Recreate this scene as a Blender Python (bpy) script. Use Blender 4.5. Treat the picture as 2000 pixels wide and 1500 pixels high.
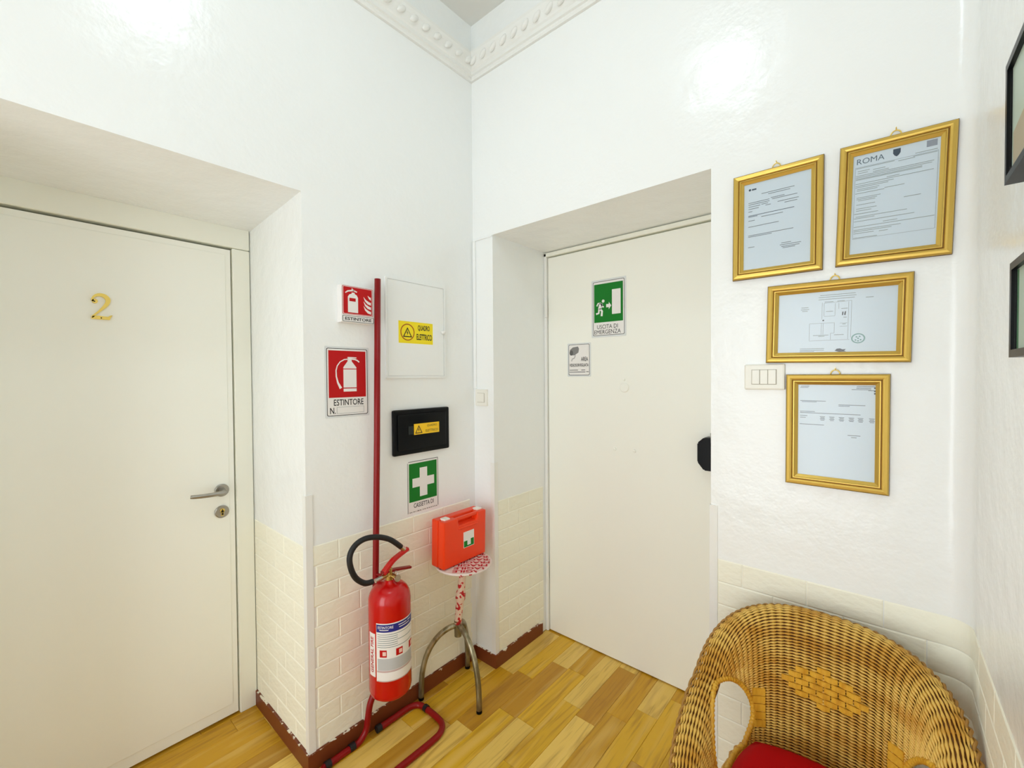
import bpy, bmesh, math, random
from math import sin, cos, pi, radians, sqrt
from mathutils import Vector, Matrix
random.seed(7)
for o in list(bpy.data.objects): bpy.data.objects.remove(o, do_unlink=True)
scene = bpy.context.scene
COL = scene.collection

# ------------------------------------------------------------------ camera
F, YAW, PITCH, ROLL = 840.08, 0.7097, -0.0172, -0.0073
CAM = Vector((1.5874, -1.5492, 1.45))
fw = Vector((-sin(YAW)*cos(PITCH), cos(YAW)*cos(PITCH), sin(PITCH)))
rt = Vector((cos(YAW), sin(YAW), 0)); up = rt.cross(fw)
rt, up = rt*cos(ROLL)+up*sin(ROLL), up*cos(ROLL)-rt*sin(ROLL)
cd = bpy.data.cameras.new('camera'); cam = bpy.data.objects.new('camera', cd); COL.objects.link(cam)
cd.sensor_fit = 'HORIZONTAL'; cd.sensor_width = 36; cd.lens = F/2000*36; cd.clip_start = .02
m = Matrix((rt, up, -fw)).transposed().to_4x4(); m.translation = CAM; cam.matrix_world = m
scene.camera = cam
def at(px, py, ax, val):            # photo pixel -> point on the axis plane it touches
    d = fw + rt*((px-1000)/F) - up*((py-750)/F); i = 'xyz'.index(ax)
    return CAM + d*((val-CAM[i])/d[i])

# ------------------------------------------------------------------ light and exposure
world = bpy.data.worlds.new('world'); scene.world = world; world.use_nodes = True
world.node_tree.nodes['Background'].inputs[0].default_value = (.93, .97, 1.0, 1)   # sky fill let in by the added window behind the camera
world.node_tree.nodes['Background'].inputs[1].default_value = 5.5
scene.cycles.max_bounces = 16; scene.cycles.diffuse_bounces = 12
LAMP_POS = (0.93, -1.13); LAMP_STRENGTH = 16.0; LAMP_COLOR = (0.86, 1.0, 1.10)
vs = scene.view_settings
vs.view_transform = 'Standard'; vs.look = 'None'; vs.gamma = 1; vs.use_curve_mapping = False
vs.exposure = 0.0

# ------------------------------------------------------------------ materials
MATS = {}
def lin(c): return tuple(((v/255+.055)/1.055)**2.4 if v/255 > .04045 else v/255/12.92 for v in c)
def mat(name, rgb=(200, 200, 200), rough=.5, metal=0, spec=.5, coat=0, bump=None, objcolor=False, var=None, emit=None):
    """bump = [(kind, scale xyz, strength, distance)], var = (rgb2, scale, low, high)"""
    if name in MATS: return MATS[name]
    M = bpy.data.materials.new(name); M.use_nodes = True; nt = M.node_tree; N = nt.nodes; L = nt.links
    b = N['Principled BSDF']
    b.inputs['Base Color'].default_value = (*lin(rgb), 1); b.inputs['Roughness'].default_value = rough
    b.inputs['Metallic'].default_value = metal; b.inputs['Specular IOR Level'].default_value = spec
    b.inputs['Coat Weight'].default_value = coat; b.inputs['Coat Roughness'].default_value = .08
    tc = N.new('ShaderNodeTexCoord')
    def tex(kind, scale):
        mp = N.new('ShaderNodeMapping'); mp.inputs['Scale'].default_value = scale if hasattr(scale, '__len__') else (scale,)*3
        L.new(tc.outputs['Object'], mp.inputs['Vector'])
        if kind == 'noise':
            t = N.new('ShaderNodeTexNoise'); t.inputs['Scale'].default_value = 1; t.inputs['Detail'].default_value = 3
            o = t.outputs['Fac']
        elif kind == 'wave':
            t = N.new('ShaderNodeTexWave'); t.inputs['Scale'].default_value = 1; t.inputs['Distortion'].default_value = 6; t.inputs['Detail'].default_value = 1.5
            o = t.outputs['Fac']
        else:
            t = N.new('ShaderNodeTexVoronoi'); t.inputs['Scale'].default_value = 1; o = t.outputs['Distance']
        L.new(mp.outputs[0], t.inputs['Vector']); return o
    prev = None
    for (k, s, st, dist) in (bump or []):
        bn = N.new('ShaderNodeBump'); bn.inputs['Strength'].default_value = st; bn.inputs['Distance'].default_value = dist
        L.new(tex(k, s), bn.inputs['Height'])
        if prev: L.new(prev.outputs[0], bn.inputs['Normal'])
        prev = bn
    if prev: L.new(prev.outputs[0], b.inputs['Normal'])
    if objcolor:
        oi = N.new('ShaderNodeObjectInfo'); L.new(oi.outputs['Color'], b.inputs['Base Color'])
    if var:
        rgb2, sc, lo, hi = var
        rp = N.new('ShaderNodeMapRange'); rp.inputs[1].default_value = lo; rp.inputs[2].default_value = hi
        L.new(tex('noise', sc), rp.inputs[0])
        mx = N.new('ShaderNodeMix'); mx.data_type = 'RGBA'
        mx.inputs['A'].default_value = (*lin(rgb), 1); mx.inputs['B'].default_value = (*lin(rgb2), 1)
        L.new(rp.outputs[0], mx.inputs['Factor']); L.new(mx.outputs['Result'], b.inputs['Base Color'])
    if emit:
        b.inputs['Emission Color'].default_value = (*emit[0], 1); b.inputs['Emission Strength'].default_value = emit[1]
    MATS[name] = M
    return M

PAINT = mat('white_gloss_paint', (243, 246, 246), .23, spec=.55, bump=[('noise', 2.6, .4, .02), ('noise', 15, .34, .007), ('noise', 70, .2, .003)])
PAPERBRICK = mat('foam_brick_wallpaper', (245, 244, 228), .5, spec=.3, bump=[('noise', (26, 48, 26), .55, .005), ('voronoi', (38, 60, 38), .22, .003), ('noise', 140, .2, .001)])
CEIL = mat('ceiling_paint', (226, 226, 222), .8)
TRIMW = mat('white_trim', (236, 237, 234), .35)
CREAM = mat('cream_door_paint', (245, 246, 238), .36, bump=[('noise', 30, .04, .003)])
CREAM2 = mat('cream_door_frame_paint', (242, 243, 232), .35)
DARK = mat('dark_gap', (40, 34, 28), .9)
RED = mat('red_enamel', (192, 3, 6), .25, spec=.4, coat=.25)
DARKRED = mat('stand_red_paint', (136, 4, 10), .35, spec=.35)
BLACK = mat('black_plastic', (7, 9, 12), .35, spec=.18)
RUBBER = mat('black_rubber', (16, 16, 20), .55)
STEEL = mat('brushed_steel', (168, 165, 158), .3, metal=1)
SILVER = mat('silver_fitting', (205, 200, 192), .28, metal=1)
BRASS = mat('brass', (236, 206, 110), .35, metal=1)
OLDCHROME = mat('tarnished_tube', (128, 120, 92), .38, metal=.75, var=((176, 168, 140), (40, 40, 9), .45, .62))
GOLD = mat('gold_leaf_moulding', (208, 174, 84), .34, metal=.65, bump=[('noise', 260, .12, .001)])
GOLDB = mat('gold_bole_shade_edge', (112, 74, 18), .45, metal=.4)  # bole tone darkened to paint in the shading lines of the moulding
PAPER = mat('document_paper', (205, 220, 232), .6)
PAPERW = mat('white_paper', (236, 236, 236), .55)
INK = mat('grey_ink', (110, 122, 130), .7)
INKB = mat('black_ink', (22, 22, 24), .6)
INKBLUE = mat('dark_blue_ink', (38, 62, 84), .7)
LAMINATE = mat('clear_laminate_margin', (222, 226, 227), .25)
SIGNRED = mat('sign_red', (188, 5, 12), .4, spec=.3)
SIGNGREEN = mat('sign_green', (4, 120, 30), .4, spec=.3)
SIGNW = mat('sign_white', (236, 234, 232), .4)
SIGNY = mat('sign_yellow', (248, 226, 20), .4)
AMBER = mat('sign_amber', (246, 200, 22), .45)
ORANGE = mat('orange_case_plastic', (242, 62, 6), .38)
PLASTICW = mat('white_plastic', (238, 237, 228), .3)
BROWN = None
WICKER = mat('rattan_cane', (226, 186, 92), .42, var=((200, 146, 48), (9, 9, 16), .42, .62))
WICKERD = mat('shaded_rattan', (124, 76, 20), .65)  # cane darkened as if in shade, for stakes and weave gaps
RATBAND = mat('rattan_flat_band', (224, 174, 56), .4, var=((204, 148, 38), (60, 60, 14), .4, .65))
REDCLOTH = mat('red_cushion_cloth', (176, 8, 12), .9, spec=.1, bump=[('noise', 300, .3, .001)])
def glass_mat():
    M = bpy.data.materials.new('picture_glass'); M.use_nodes = True; nt = M.node_tree; N = nt.nodes; L = nt.links
    N.remove(N['Principled BSDF'])
    t = N.new('ShaderNodeBsdfTransparent'); g = N.new('ShaderNodeBsdfGlossy'); g.inputs['Roughness'].default_value = .22
    mx = N.new('ShaderNodeMixShader'); mx.inputs[0].default_value = .035
    L.new(t.outputs[0], mx.inputs[1]); L.new(g.outputs[0], mx.inputs[2])
    L.new(mx.outputs[0], N['Material Output'].inputs['Surface']); return M
GLASS = glass_mat()
def plank_mat():
    M = bpy.data.materials.new('laminate_oak_strip'); M.use_nodes = True; nt = M.node_tree; N = nt.nodes; L = nt.links
    b = N['Principled BSDF']; b.inputs['Roughness'].default_value = .33; b.inputs['Specular IOR Level'].default_value = .4
    tc = N.new('ShaderNodeTexCoord'); oi = N.new('ShaderNodeObjectInfo')
    ad = N.new('ShaderNodeVectorMath'); ad.operation = 'ADD'
    mlt = N.new('ShaderNodeVectorMath'); mlt.operation = 'SCALE'; mlt.inputs['Scale'].default_value = 37
    cx = N.new('ShaderNodeCombineXYZ')
    for i in range(3): L.new(oi.outputs['Random'], cx.inputs[i])
    L.new(cx.outputs[0], mlt.inputs[0]); L.new(tc.outputs['Object'], ad.inputs[0]); L.new(mlt.outputs[0], ad.inputs[1])
    def noise(scale, detail, dist=0):
        mp = N.new('ShaderNodeMapping'); mp.inputs['Scale'].default_value = scale
        n = N.new('ShaderNodeTexNoise'); n.inputs['Scale'].default_value = 1; n.inputs['Detail'].default_value = detail; n.inputs['Distortion'].default_value = dist
        L.new(ad.outputs[0], mp.inputs['Vector']); L.new(mp.outputs[0], n.inputs['Vector']); return n.outputs['Fac']
    def mr(o, lo, hi):
        r = N.new('ShaderNodeMapRange'); r.inputs[1].default_value = lo; r.inputs[2].default_value = hi; L.new(o, r.inputs[0]); return r.outputs[0]
    def mix(a, bcol, fac, amt):
        ml = N.new('ShaderNodeMath'); ml.operation = 'MULTIPLY'; ml.inputs[1].default_value = amt; L.new(fac, ml.inputs[0])
        x = N.new('ShaderNodeMix'); x.data_type = 'RGBA'; L.new(ml.outputs[0], x.inputs['Factor']); L.new(a, x.inputs['A'])
        x.inputs['B'].default_value = (*lin(bcol), 1); return x.outputs['Result']
    c = mix(oi.outputs['Color'], (150, 98, 20), mr(noise((26, 2.2, 1), 3, 1.2), .5, .72), .55)
    c = mix(c, (238, 204, 120), mr(noise((18, 1.4, 1), 2, .6), .52, .75), .55)
    c = mix(c, (120, 72, 14), mr(noise((120, 5, 1), 2), .58, .75), .35)
    L.new(c, b.inputs['Base Color']); return M
PLANK = plank_mat()
def baseboard_mat():
    M = bpy.data.materials.new('brown_baseboard_with_paint_specks'); M.use_nodes = True; nt = M.node_tree; N = nt.nodes; L = nt.links
    b = N['Principled BSDF']; b.inputs['Roughness'].default_value = .45
    tc = N.new('ShaderNodeTexCoord'); sp = N.new('ShaderNodeSeparateXYZ'); L.new(tc.outputs['Object'], sp.inputs[0])
    n = N.new('ShaderNodeTexNoise'); n.inputs['Scale'].default_value = 38; n.inputs['Detail'].default_value = 4; L.new(tc.outputs['Object'], n.inputs['Vector'])
    ml = N.new('ShaderNodeMath'); ml.operation = 'MULTIPLY_ADD'; ml.inputs[1].default_value = .05; L.new(n.outputs['Fac'], ml.inputs[0]); L.new(sp.outputs['Z'], ml.inputs[2])
    st = N.new('ShaderNodeMapRange'); st.inputs[1].default_value = .0925; st.inputs[2].default_value = .0945; L.new(ml.outputs[0], st.inputs[0])
    mx = N.new('ShaderNodeMix'); mx.data_type = 'RGBA'; mx.inputs['A'].default_value = (*lin((116, 54, 22)), 1); mx.inputs['B'].default_value = (*lin((232, 226, 212)), 1)
    L.new(st.outputs[0], mx.inputs['Factor']); L.new(mx.outputs['Result'], b.inputs['Base Color']); return M
BASEB = baseboard_mat()
def tape_mat():
    M = bpy.data.materials.new('crumpled_red_print_tape'); M.use_nodes = True; nt = M.node_tree; N = nt.nodes; L = nt.links
    b = N['Principled BSDF']; b.inputs['Roughness'].default_value = .35
    tc = N.new('ShaderNodeTexCoord'); n = N.new('ShaderNodeTexNoise'); n.inputs['Scale'].default_value = 55; n.inputs['Detail'].default_value = 1
    L.new(tc.outputs['Object'], n.inputs['Vector'])
    st = N.new('ShaderNodeMapRange'); st.inputs[1].default_value = .57; st.inputs[2].default_value = .59; L.new(n.outputs['Fac'], st.inputs[0])
    mx = N.new('ShaderNodeMix'); mx.data_type = 'RGBA'; mx.inputs['A'].default_value = (*lin((224, 200, 180)), 1); mx.inputs['B'].default_value = (*lin((190, 20, 34)), 1)
    L.new(st.outputs[0], mx.inputs['Factor']); L.new(mx.outputs['Result'], b.inputs['Base Color']); return M
TAPE = tape_mat()

# ------------------------------------------------------------------ mesh helpers
def link(o, parent=None):
    COL.objects.link(o)
    if parent: o.parent = parent
    return o
def obj(name, bm, material, parent=None, smooth=False, loc=None, rot=None):
    if isinstance(bm, bpy.types.Mesh): me = bm
    else:
        bmesh.ops.recalc_face_normals(bm, faces=bm.faces); me = bpy.data.meshes.new(name); bm.to_mesh(me); bm.free()
        if smooth:
            for f in me.polygons: f.use_smooth = True
        if material: me.materials.append(material)
    o = bpy.data.objects.new(name, me)
    if loc is not None: o.location = loc
    if rot is not None: o.rotation_euler = rot
    return link(o, parent)
def tag(o, label=None, cat=None, group=None, kind=None):
    if label: o['label'] = label
    if cat: o['category'] = cat
    if group: o['group'] = group
    if kind: o['kind'] = kind
    return o
def empty(name, M=None, label=None, cat=None, group=None, kind=None):
    o = bpy.data.objects.new(name, None); o.empty_display_size = .05
    if M is not None: o.matrix_world = M
    COL.objects.link(o); return tag(o, label, cat, group, kind)
def box(bm, x0, x1, y0, y1, z0, z1):
    v = [bm.verts.new(p) for p in ((x0,y0,z0),(x1,y0,z0),(x1,y1,z0),(x0,y1,z0),(x0,y0,z1),(x1,y0,z1),(x1,y1,z1),(x0,y1,z1))]
    for f in ((0,3,2,1),(4,5,6,7),(0,1,5,4),(1,2,6,5),(2,3,7,6),(3,0,4,7)): bm.faces.new([v[i] for i in f])
    return bm
def B(*a):
    bm = bmesh.new()
    for t in ([a] if not hasattr(a[0], '__len__') else a): box(bm, *t)
    return bm
def BV(r, seg, *a):
    bm = B(*a); bmesh.ops.bevel(bm, geom=bm.edges[:], offset=r, segments=seg, affect='EDGES', profile=.6); return bm
def poly(bm, pts, n0, n1):
    """prism from a (u,v) outline between heights n0 and n1 along local z"""
    a = [bm.verts.new((u, v, n0)) for u, v in pts]; b = [bm.verts.new((u, v, n1)) for u, v in pts]; k = len(pts)
    bm.faces.new(b); bm.faces.new(a[::-1])
    for i in range(k): bm.faces.new((a[i], a[(i+1) % k], b[(i+1) % k], b[i]))
    return bm
def P(n0, n1, *outlines):
    bm = bmesh.new()
    for p in outlines: poly(bm, p, n0, n1)
    return bm
def rect(u0, u1, v0, v1): return [(u0, v0), (u1, v0), (u1, v1), (u0, v1)]
def rrect(u0, u1, v0, v1, r, k=5):
    out = []
    for cx, cy, a0 in ((u1-r, v0+r, -90), (u1-r, v1-r, 0), (u0+r, v1-r, 90), (u0+r, v0+r, 180)):
        for i in range(k+1):
            a = radians(a0+90*i/k); out.append((cx+r*cos(a), cy+r*sin(a)))
    return out
def disc(cx, cy, r, k=24, ry=None): return [(cx+r*cos(2*pi*i/k), cy+(ry or r)*sin(2*pi*i/k)) for i in range(k)]
def ring(bm, outer, inner, n0, n1):
    k = len(outer); V = [[bm.verts.new((u, v, n)) for u, v in ol] for n in (n0, n1) for ol in (outer, inner)]
    for i in range(k):
        j = (i+1) % k
        bm.faces.new((V[2][i], V[2][j], V[3][j], V[3][i])); bm.faces.new((V[0][i], V[1][i], V[1][j], V[0][j]))
        bm.faces.new((V[0][i], V[0][j], V[2][j], V[2][i])); bm.faces.new((V[1][i], V[3][i], V[3][j], V[1][j]))
    return bm
def stroke(pts, widths):
    """closed outline of a stroke of varying width along a 2-D path"""
    L, R = [], []; n = len(pts)
    for i, (x, y) in enumerate(pts):
        x0, y0 = pts[max(i-1, 0)]; x1, y1 = pts[min(i+1, n-1)]; d = math.hypot(x1-x0, y1-y0) or 1
        nx, ny = -(y1-y0)/d, (x1-x0)/d; w = (widths[i] if hasattr(widths, '__len__') else widths)/2
        L.append((x+nx*w, y+ny*w)); R.append((x-nx*w, y-ny*w))
    return L + R[::-1]
def spline(pts, n=8):
    """Catmull-Rom through points of any dimension"""
    Q = [Vector(p) for p in pts]; out = []
    for i in range(len(Q)-1):
        a, b, c, d = Q[max(i-1, 0)], Q[i], Q[i+1], Q[min(i+2, len(Q)-1)]
        for k in range(n):
            t = k/n; out.append(.5*((2*b)+(c-a)*t+(2*a-5*b+4*c-d)*t*t+(3*b-a-3*c+d)*t**3))
    out.append(Q[-1]); return out
def tube(bm, pts, r, k=10, caps=True):
    pts = [Vector(p) for p in pts]; n = len(pts); rings = []; prevN = None
    for i, p in enumerate(pts):
        t = (pts[min(i+1, n-1)]-pts[max(i-1, 0)]).normalized()
        if prevN is None:
            a = Vector((0, 0, 1)) if abs(t.z) < .9 else Vector((1, 0, 0)); N_ = t.cross(a).normalized()
        else: N_ = (prevN - t*prevN.dot(t)).normalized()
        prevN = N_; Bn = t.cross(N_); rr = r[i] if hasattr(r, '__len__') else r
        rings.append([bm.verts.new(p+(N_*cos(2*pi*j/k)+Bn*sin(2*pi*j/k))*rr) for j in range(k)])
    for i in range(n-1):
        for j in range(k): bm.faces.new((rings[i][j], rings[i][(j+1) % k], rings[i+1][(j+1) % k], rings[i+1][j]))
    if caps: bm.faces.new(rings[0][::-1]); bm.faces.new(rings[-1])
    return bm
def TU(pts, r, k=10): return tube(bmesh.new(), pts, r, k)
def lathe(bm, prof, c=(0, 0, 0), axis='z', k=28):
    c = Vector(c); R = []
    def place(r, h, a):
        u, v = r*cos(a), r*sin(a)
        return c + (Vector((u, v, h)) if axis == 'z' else Vector((h, u, v)) if axis == 'x' else Vector((u, h, v)))
    for r, h in prof:
        R.append([bm.verts.new(place(r, h, 2*pi*j/k)) for j in range(k)] if r > 1e-6 else [bm.verts.new(place(0, h, 0))])
    for i in range(len(R)-1):
        a, b = R[i], R[i+1]
        for j in range(k):
            j2 = (j+1) % k
            if len(a) == 1 and len(b) == 1: continue
            if len(a) == 1: bm.faces.new((a[0], b[j], b[j2]))
            elif len(b) == 1: bm.faces.new((a[j], a[j2], b[0]))
            else: bm.faces.new((a[j], a[j2], b[j2], b[j]))
    if len(R[0]) > 1: bm.faces.new(R[0][::-1])
    if len(R[-1]) > 1: bm.faces.new(R[-1])
    return bm
def LA(prof, c=(0, 0, 0), axis='z', k=28): return lathe(bmesh.new(), prof, c, axis, k)
def text_bm(body, w, h, cx, cy, n0, n1, bold=0, rot=0, cut=None):
    """lettering fitted to a w x h box centred at (cx, cy), extruded from n0 to n1"""
    cu = bpy.data.curves.new('lettering', 'FONT'); cu.body = body; cu.size = 1; cu.offset = bold; cu.resolution_u = 3
    to = bpy.data.objects.new('lettering', cu); COL.objects.link(to)
    bpy.context.view_layer.update()
    me = bpy.data.meshes.new_from_object(to.evaluated_get(bpy.context.evaluated_depsgraph_get()))
    bpy.data.objects.remove(to); bpy.data.curves.remove(cu)
    bm = bmesh.new(); bm.from_mesh(me); bpy.data.meshes.remove(me)
    xs = [v.co.x for v in bm.verts]; ys = [v.co.y for v in bm.verts]
    x0, x1, y0, y1 = min(xs), max(xs), min(ys), max(ys)
    for v in bm.verts:
        u, q = ((v.co.x-x0)/(x1-x0)-.5)*w, ((v.co.y-y0)/(y1-y0)-.5)*h
        v.co = (cx+u*cos(rot)-q*sin(rot), cy+u*sin(rot)+q*cos(rot), n1)
    if cut is not None:
        bmesh.ops.bisect_plane(bm, geom=bm.verts[:]+bm.edges[:]+bm.faces[:], plane_co=(0, cut, 0), plane_no=(0, 1, 0), clear_inner=True)
    return bm
def join(*bms):
    out = bms[0]
    for b in bms[1:]:
        me = bpy.data.meshes.new('t'); b.to_mesh(me); b.free(); out.from_mesh(me); bpy.data.meshes.remove(me)
    return out
def frameA(y, z, x=0, tilt=0):      # on the left wall: local X = +y, Y = up, Z = into the room
    return Matrix.Translation((x, y, z)) @ Matrix(((0, 0, 1), (1, 0, 0), (0, 1, 0))).to_4x4() @ Matrix.Rotation(tilt, 4, 'Z')
def frameB(x, z, y=0, tilt=0):      # on the back wall: local X = +x, Z = -y
    return Matrix.Translation((x, y, z)) @ Matrix(((1, 0, 0), (0, 0, -1), (0, 1, 0))).to_4x4() @ Matrix.Rotation(tilt, 4, 'Z')
def frameC(y, z, x, tilt=0):        # on the right wall: local X = -y, Z = -x
    return Matrix.Translation((x, y, z)) @ Matrix(((0, 0, -1), (-1, 0, 0), (0, 1, 0))).to_4x4() @ Matrix.Rotation(tilt, 4, 'Z')

# ------------------------------------------------------------------ room shell
W, LB, CEILZ = 1.761, -2.9, 3.224
YA, YA2, DA = -0.858, -1.80, 0.514          # door recess in the left wall
XB, XB2, DB, HB = 0.137, 1.148, 0.431, 2.146  # door recess in the back wall
def S(name, bm, m, kind='structure', **k): return tag(obj(name, bm, m, **k), kind=kind)
floor = S('floor', B((-.75, 2.3, -3.5, 1.1, -.1, -.008), (0, W, LB, -1.8, -.008, 0)), mat('oak_floor_far', (196, 146, 52), .35, var=((168, 112, 30), (11, 2, 1), .4, .6)))
S('ceiling', B(-.6, 2.3, -3.5, .6, CEILZ, CEILZ+.1), CEIL)
bm = B((-.6, 0, YA, .6, 0, CEILZ), (-.6, 0, LB, YA2, 0, CEILZ), (-.75, -.6, YA2-.1, YA+.1, 0, 2.3))
v = [bm.verts.new(p) for p in ((0, YA, 2.123), (0, YA2, 2.117), (-.6, YA2, 2.086), (-.6, YA, 2.087), (0, YA, CEILZ), (0, YA2, CEILZ), (-.6, YA2, CEILZ), (-.6, YA, CEILZ))]
for f in ((0, 1, 2, 3), (4, 7, 6, 5), (0, 4, 5, 1), (1, 5, 6, 2), (2, 6, 7, 3), (3, 7, 4, 0)): bm.faces.new([v[i] for i in f])
wall_left = S('wall_left', bm, PAINT)
wall_back = S('wall_back', B((0, XB, 0, .6, 0, CEILZ), (XB, XB2, 0, .6, HB, CEILZ), (XB2, W+.5, 0, .6, 0, CEILZ), (XB-.1, XB2+.1, .6, .7, 0, HB+.1)), PAINT)
bm = B(W, W+.5, LB-.4, 0, 0, CEILZ)
wall_right = S('wall_right', bm, PAINT)
bm = bmesh.new()
R_ = .045
arc = [(W-R_-.03, .0004)] + [(W-R_+R_*sin(a)-.0002*sin(a), -R_+R_*cos(a)-.0002*cos(a)) for a in [radians(90*i/16) for i in range(17)]] + [(W+.0004, -R_-.03)]
V = [[bm.verts.new((x, y, z)) for x, y in arc] for z in (0, CEILZ)]
for i in range(len(arc)-1): bm.faces.new((V[0][i], V[0][i+1], V[1][i+1], V[1][i]))
cove = S('trim_8', bm, PAINT, smooth=True)
WX0, WX1, WZ0, WZ1 = .30, 1.50, .10, 2.30
S('wall_front', B((-.6, WX0, LB-.3, LB, 0, CEILZ), (WX1, W+.3, LB-.3, LB, 0, CEILZ), (WX0, WX1, LB-.3, LB, 0, WZ0), (WX0, WX1, LB-.3, LB, WZ1, CEILZ)), PAINT)
win = empty('fill_window_1', Matrix.Translation((.9, LB-.2, WZ0)), kind='structure')  # added window, never in view, brings fill light into the room
obj('fill_window_frame', join(ring(bmesh.new(), rect(-.6, .6, 0, 2.2), rect(-.55, .55, .05, 2.15), 0, .05), P(0, .05, rect(-.03, .03, .05, 2.15))), TRIMW, win, rot=(pi/2, 0, 0))
for sx in (-1, 1): obj('fill_window_pane', B(min(sx*.03, sx*.55), max(sx*.03, sx*.55), -.028, -.022, .05, 2.15), GLASS, win)
pd = bpy.data.lights.new('fill_window_portal', 'AREA'); pd.shape = 'RECTANGLE'; pd.size = WX1-WX0; pd.size_y = WZ1-WZ0; pd.cycles.is_portal = True  # sampling portal for the added window, emits nothing itself
po = bpy.data.objects.new('fill_window_portal', pd); po.location = (.9, LB-.29, (WZ0+WZ1)/2); po.rotation_euler = (radians(-90), 0, 0); COL.objects.link(po); po.rotation_euler = (radians(90), 0, 0)

# --- floor strips, each its own piece
PW, PX = .0925, .14
cols = {'d': (188, 138, 36), 'm': (206, 156, 32), 'l': (232, 196, 98), 'y': (218, 172, 38)}
ends = {-1: [-.495], 0: [.02], 1: [-.345, .06], 2: [.22, -.17], 3: [-.17, .24], 4: [-.36, .05], 5: [0, .41], 6: [-.3, .1], 7: [-.2, .2], 8: [-.05, .36]}
fixed = {(2, -.17): 'd', (5, 0): 'd', (0, .02): 'l', (1, -.745): 'l', (3, -.57): 'l', (-1, -.895): 'l', (2, -.57): 'y', (5, -.4): 'l', (4, .05): 'l', (6, .1): 'm', (7, .2): 'l', (4, -.36): 'y', (8, -.05): 'y', (3, -.17): 'y', (0, -.38): 'm'}
pm = {}
for k in range(-8, 18):
    x0 = PX+PW*k; x1 = x0+PW; xc = (x0+x1)/2
    if x1 < -.56 or x0 > W: continue
    lo, hi = (-1.8, YA) if xc < 0 else (-1.8, .47) if XB < xc < XB2 else (-1.8, 0)
    if xc < 0: x1 = min(x1, 0.0)
    elif x0 < 0: x0 = 0.0
    x1 = min(x1, W); x0 = max(x0, -.56)
    e0 = ends.get(k, [random.uniform(-.4, 0)])[0]
    y = e0 - .4*math.ceil((e0-lo)/.4)
    while y < hi-.01:
        a, b_ = max(y, lo), min(y+.4, hi)
        if b_-a > .01:
            g = .0007; key = (round(x1-x0, 4), round(b_-a, 4))
            if key not in pm:
                me = bpy.data.meshes.new('plank'); bb = bmesh.new(); w_, l_ = (x1-x0)/2-g/2, (b_-a)/2-g/2
                c_ = .0012; V = [[bb.verts.new((sx*(w_-i), sy*(l_-i), z)) for sx, sy in ((-1,-1),(1,-1),(1,1),(-1,1))] for i, z in ((0, -.008), (0, -c_), (c_, 0))]
                for q in range(2):
                    for j in range(4): bb.faces.new((V[q][j], V[q][(j+1) % 4], V[q+1][(j+1) % 4], V[q+1][j]))
                bb.faces.new(V[2]); bb.to_mesh(me); bb.free(); me.materials.append(PLANK); pm[key] = me
            o = obj('plank', pm[key], None, floor, loc=((x0+x1)/2, (a+b_)/2, 0))
            c = next((v for (kk, yy), v in fixed.items() if kk == k and abs(yy-y) < .02), None) or random.choice('mmylmdy')
            j = random.uniform(.93, 1.06); o.color = (*[q*j for q in lin(cols[c])], 1)
        y += .4

# --- embossed wallpaper bricks
BR, BZ, BH, NB = .175, .066, .0763, 10
bmcache = {}
def brick_mesh(w, h):
    key = (round(w, 3), round(h, 3))
    if key not in bmcache:
        bb = bmesh.new(); g, c_, t = .0003, .0036, .0022
        V = [[bb.verts.new((sx*(w/2-i), sy*(h/2-i), z)) for sx, sy in ((-1,-1),(1,-1),(1,1),(-1,1))] for i, z in ((g, 0), (g+.0022, t*.62), (g+c_, t))]
        for q in range(2):
            for j in range(4): bb.faces.new((V[q][j], V[q][(j+1) % 4], V[q+1][(j+1) % 4], V[q+1][j]))
        bb.faces.new(V[2]); me = bpy.data.meshes.new('brick'); bb.to_mesh(me); bb.free(); me.materials.append(PAPERBRICK); bmcache[key] = me
    return bmcache[key]
CE = lambda r: (.035, .095) if r % 2 else (.121, .03)      # how far each corner brick runs onto the back and right walls
def bricks(wall, fr, u0_, u1_, jt_even, ztop=.829):
    """fr(u, z) -> matrix of a point on the wall; courses counted from the top"""
    for r in range(NB):
        u0 = u0_(r) if callable(u0_) else u0_; u1 = u1_(r) if callable(u1_) else u1_
        zc = ztop-BH*(r+.5); j = jt_even+(BR/2 if r % 2 else 0)
        k = math.floor((u0-j)/BR); a = u0
        while a < u1-.004:
            b_ = min(j+BR*(k+1), u1); k += 1
            if b_-a > .012:
                o = obj('brick', brick_mesh(b_-a, BH), None, wall); o.matrix_world = fr((a+b_)/2, zc)
            a = b_
bricks(wall_left, lambda u, z: frameA(u, z), YA+.022, -.03, -.738)
bricks(wall_left, lambda u, z: Matrix.Translation((u, YA, z)) @ Matrix(((-1, 0, 0), (0, 0, -1), (0, 1, 0))).to_4x4(), -DA+.002, -.022, -.11-BR/2)
bricks(wall_back, lambda u, z: frameA(u, z, XB) @ Matrix.Identity(4), .022, DB-.03, .1)
bricks(wall_back, lambda u, z: frameB(u, z), XB2+.022, lambda r: W-R_-CE(r)[0], 1.245)
bricks(wall_right, lambda u, z: frameC(-u, z, W), lambda r: R_+CE(r)[1], 1.75, .13)
cmesh = []
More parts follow.
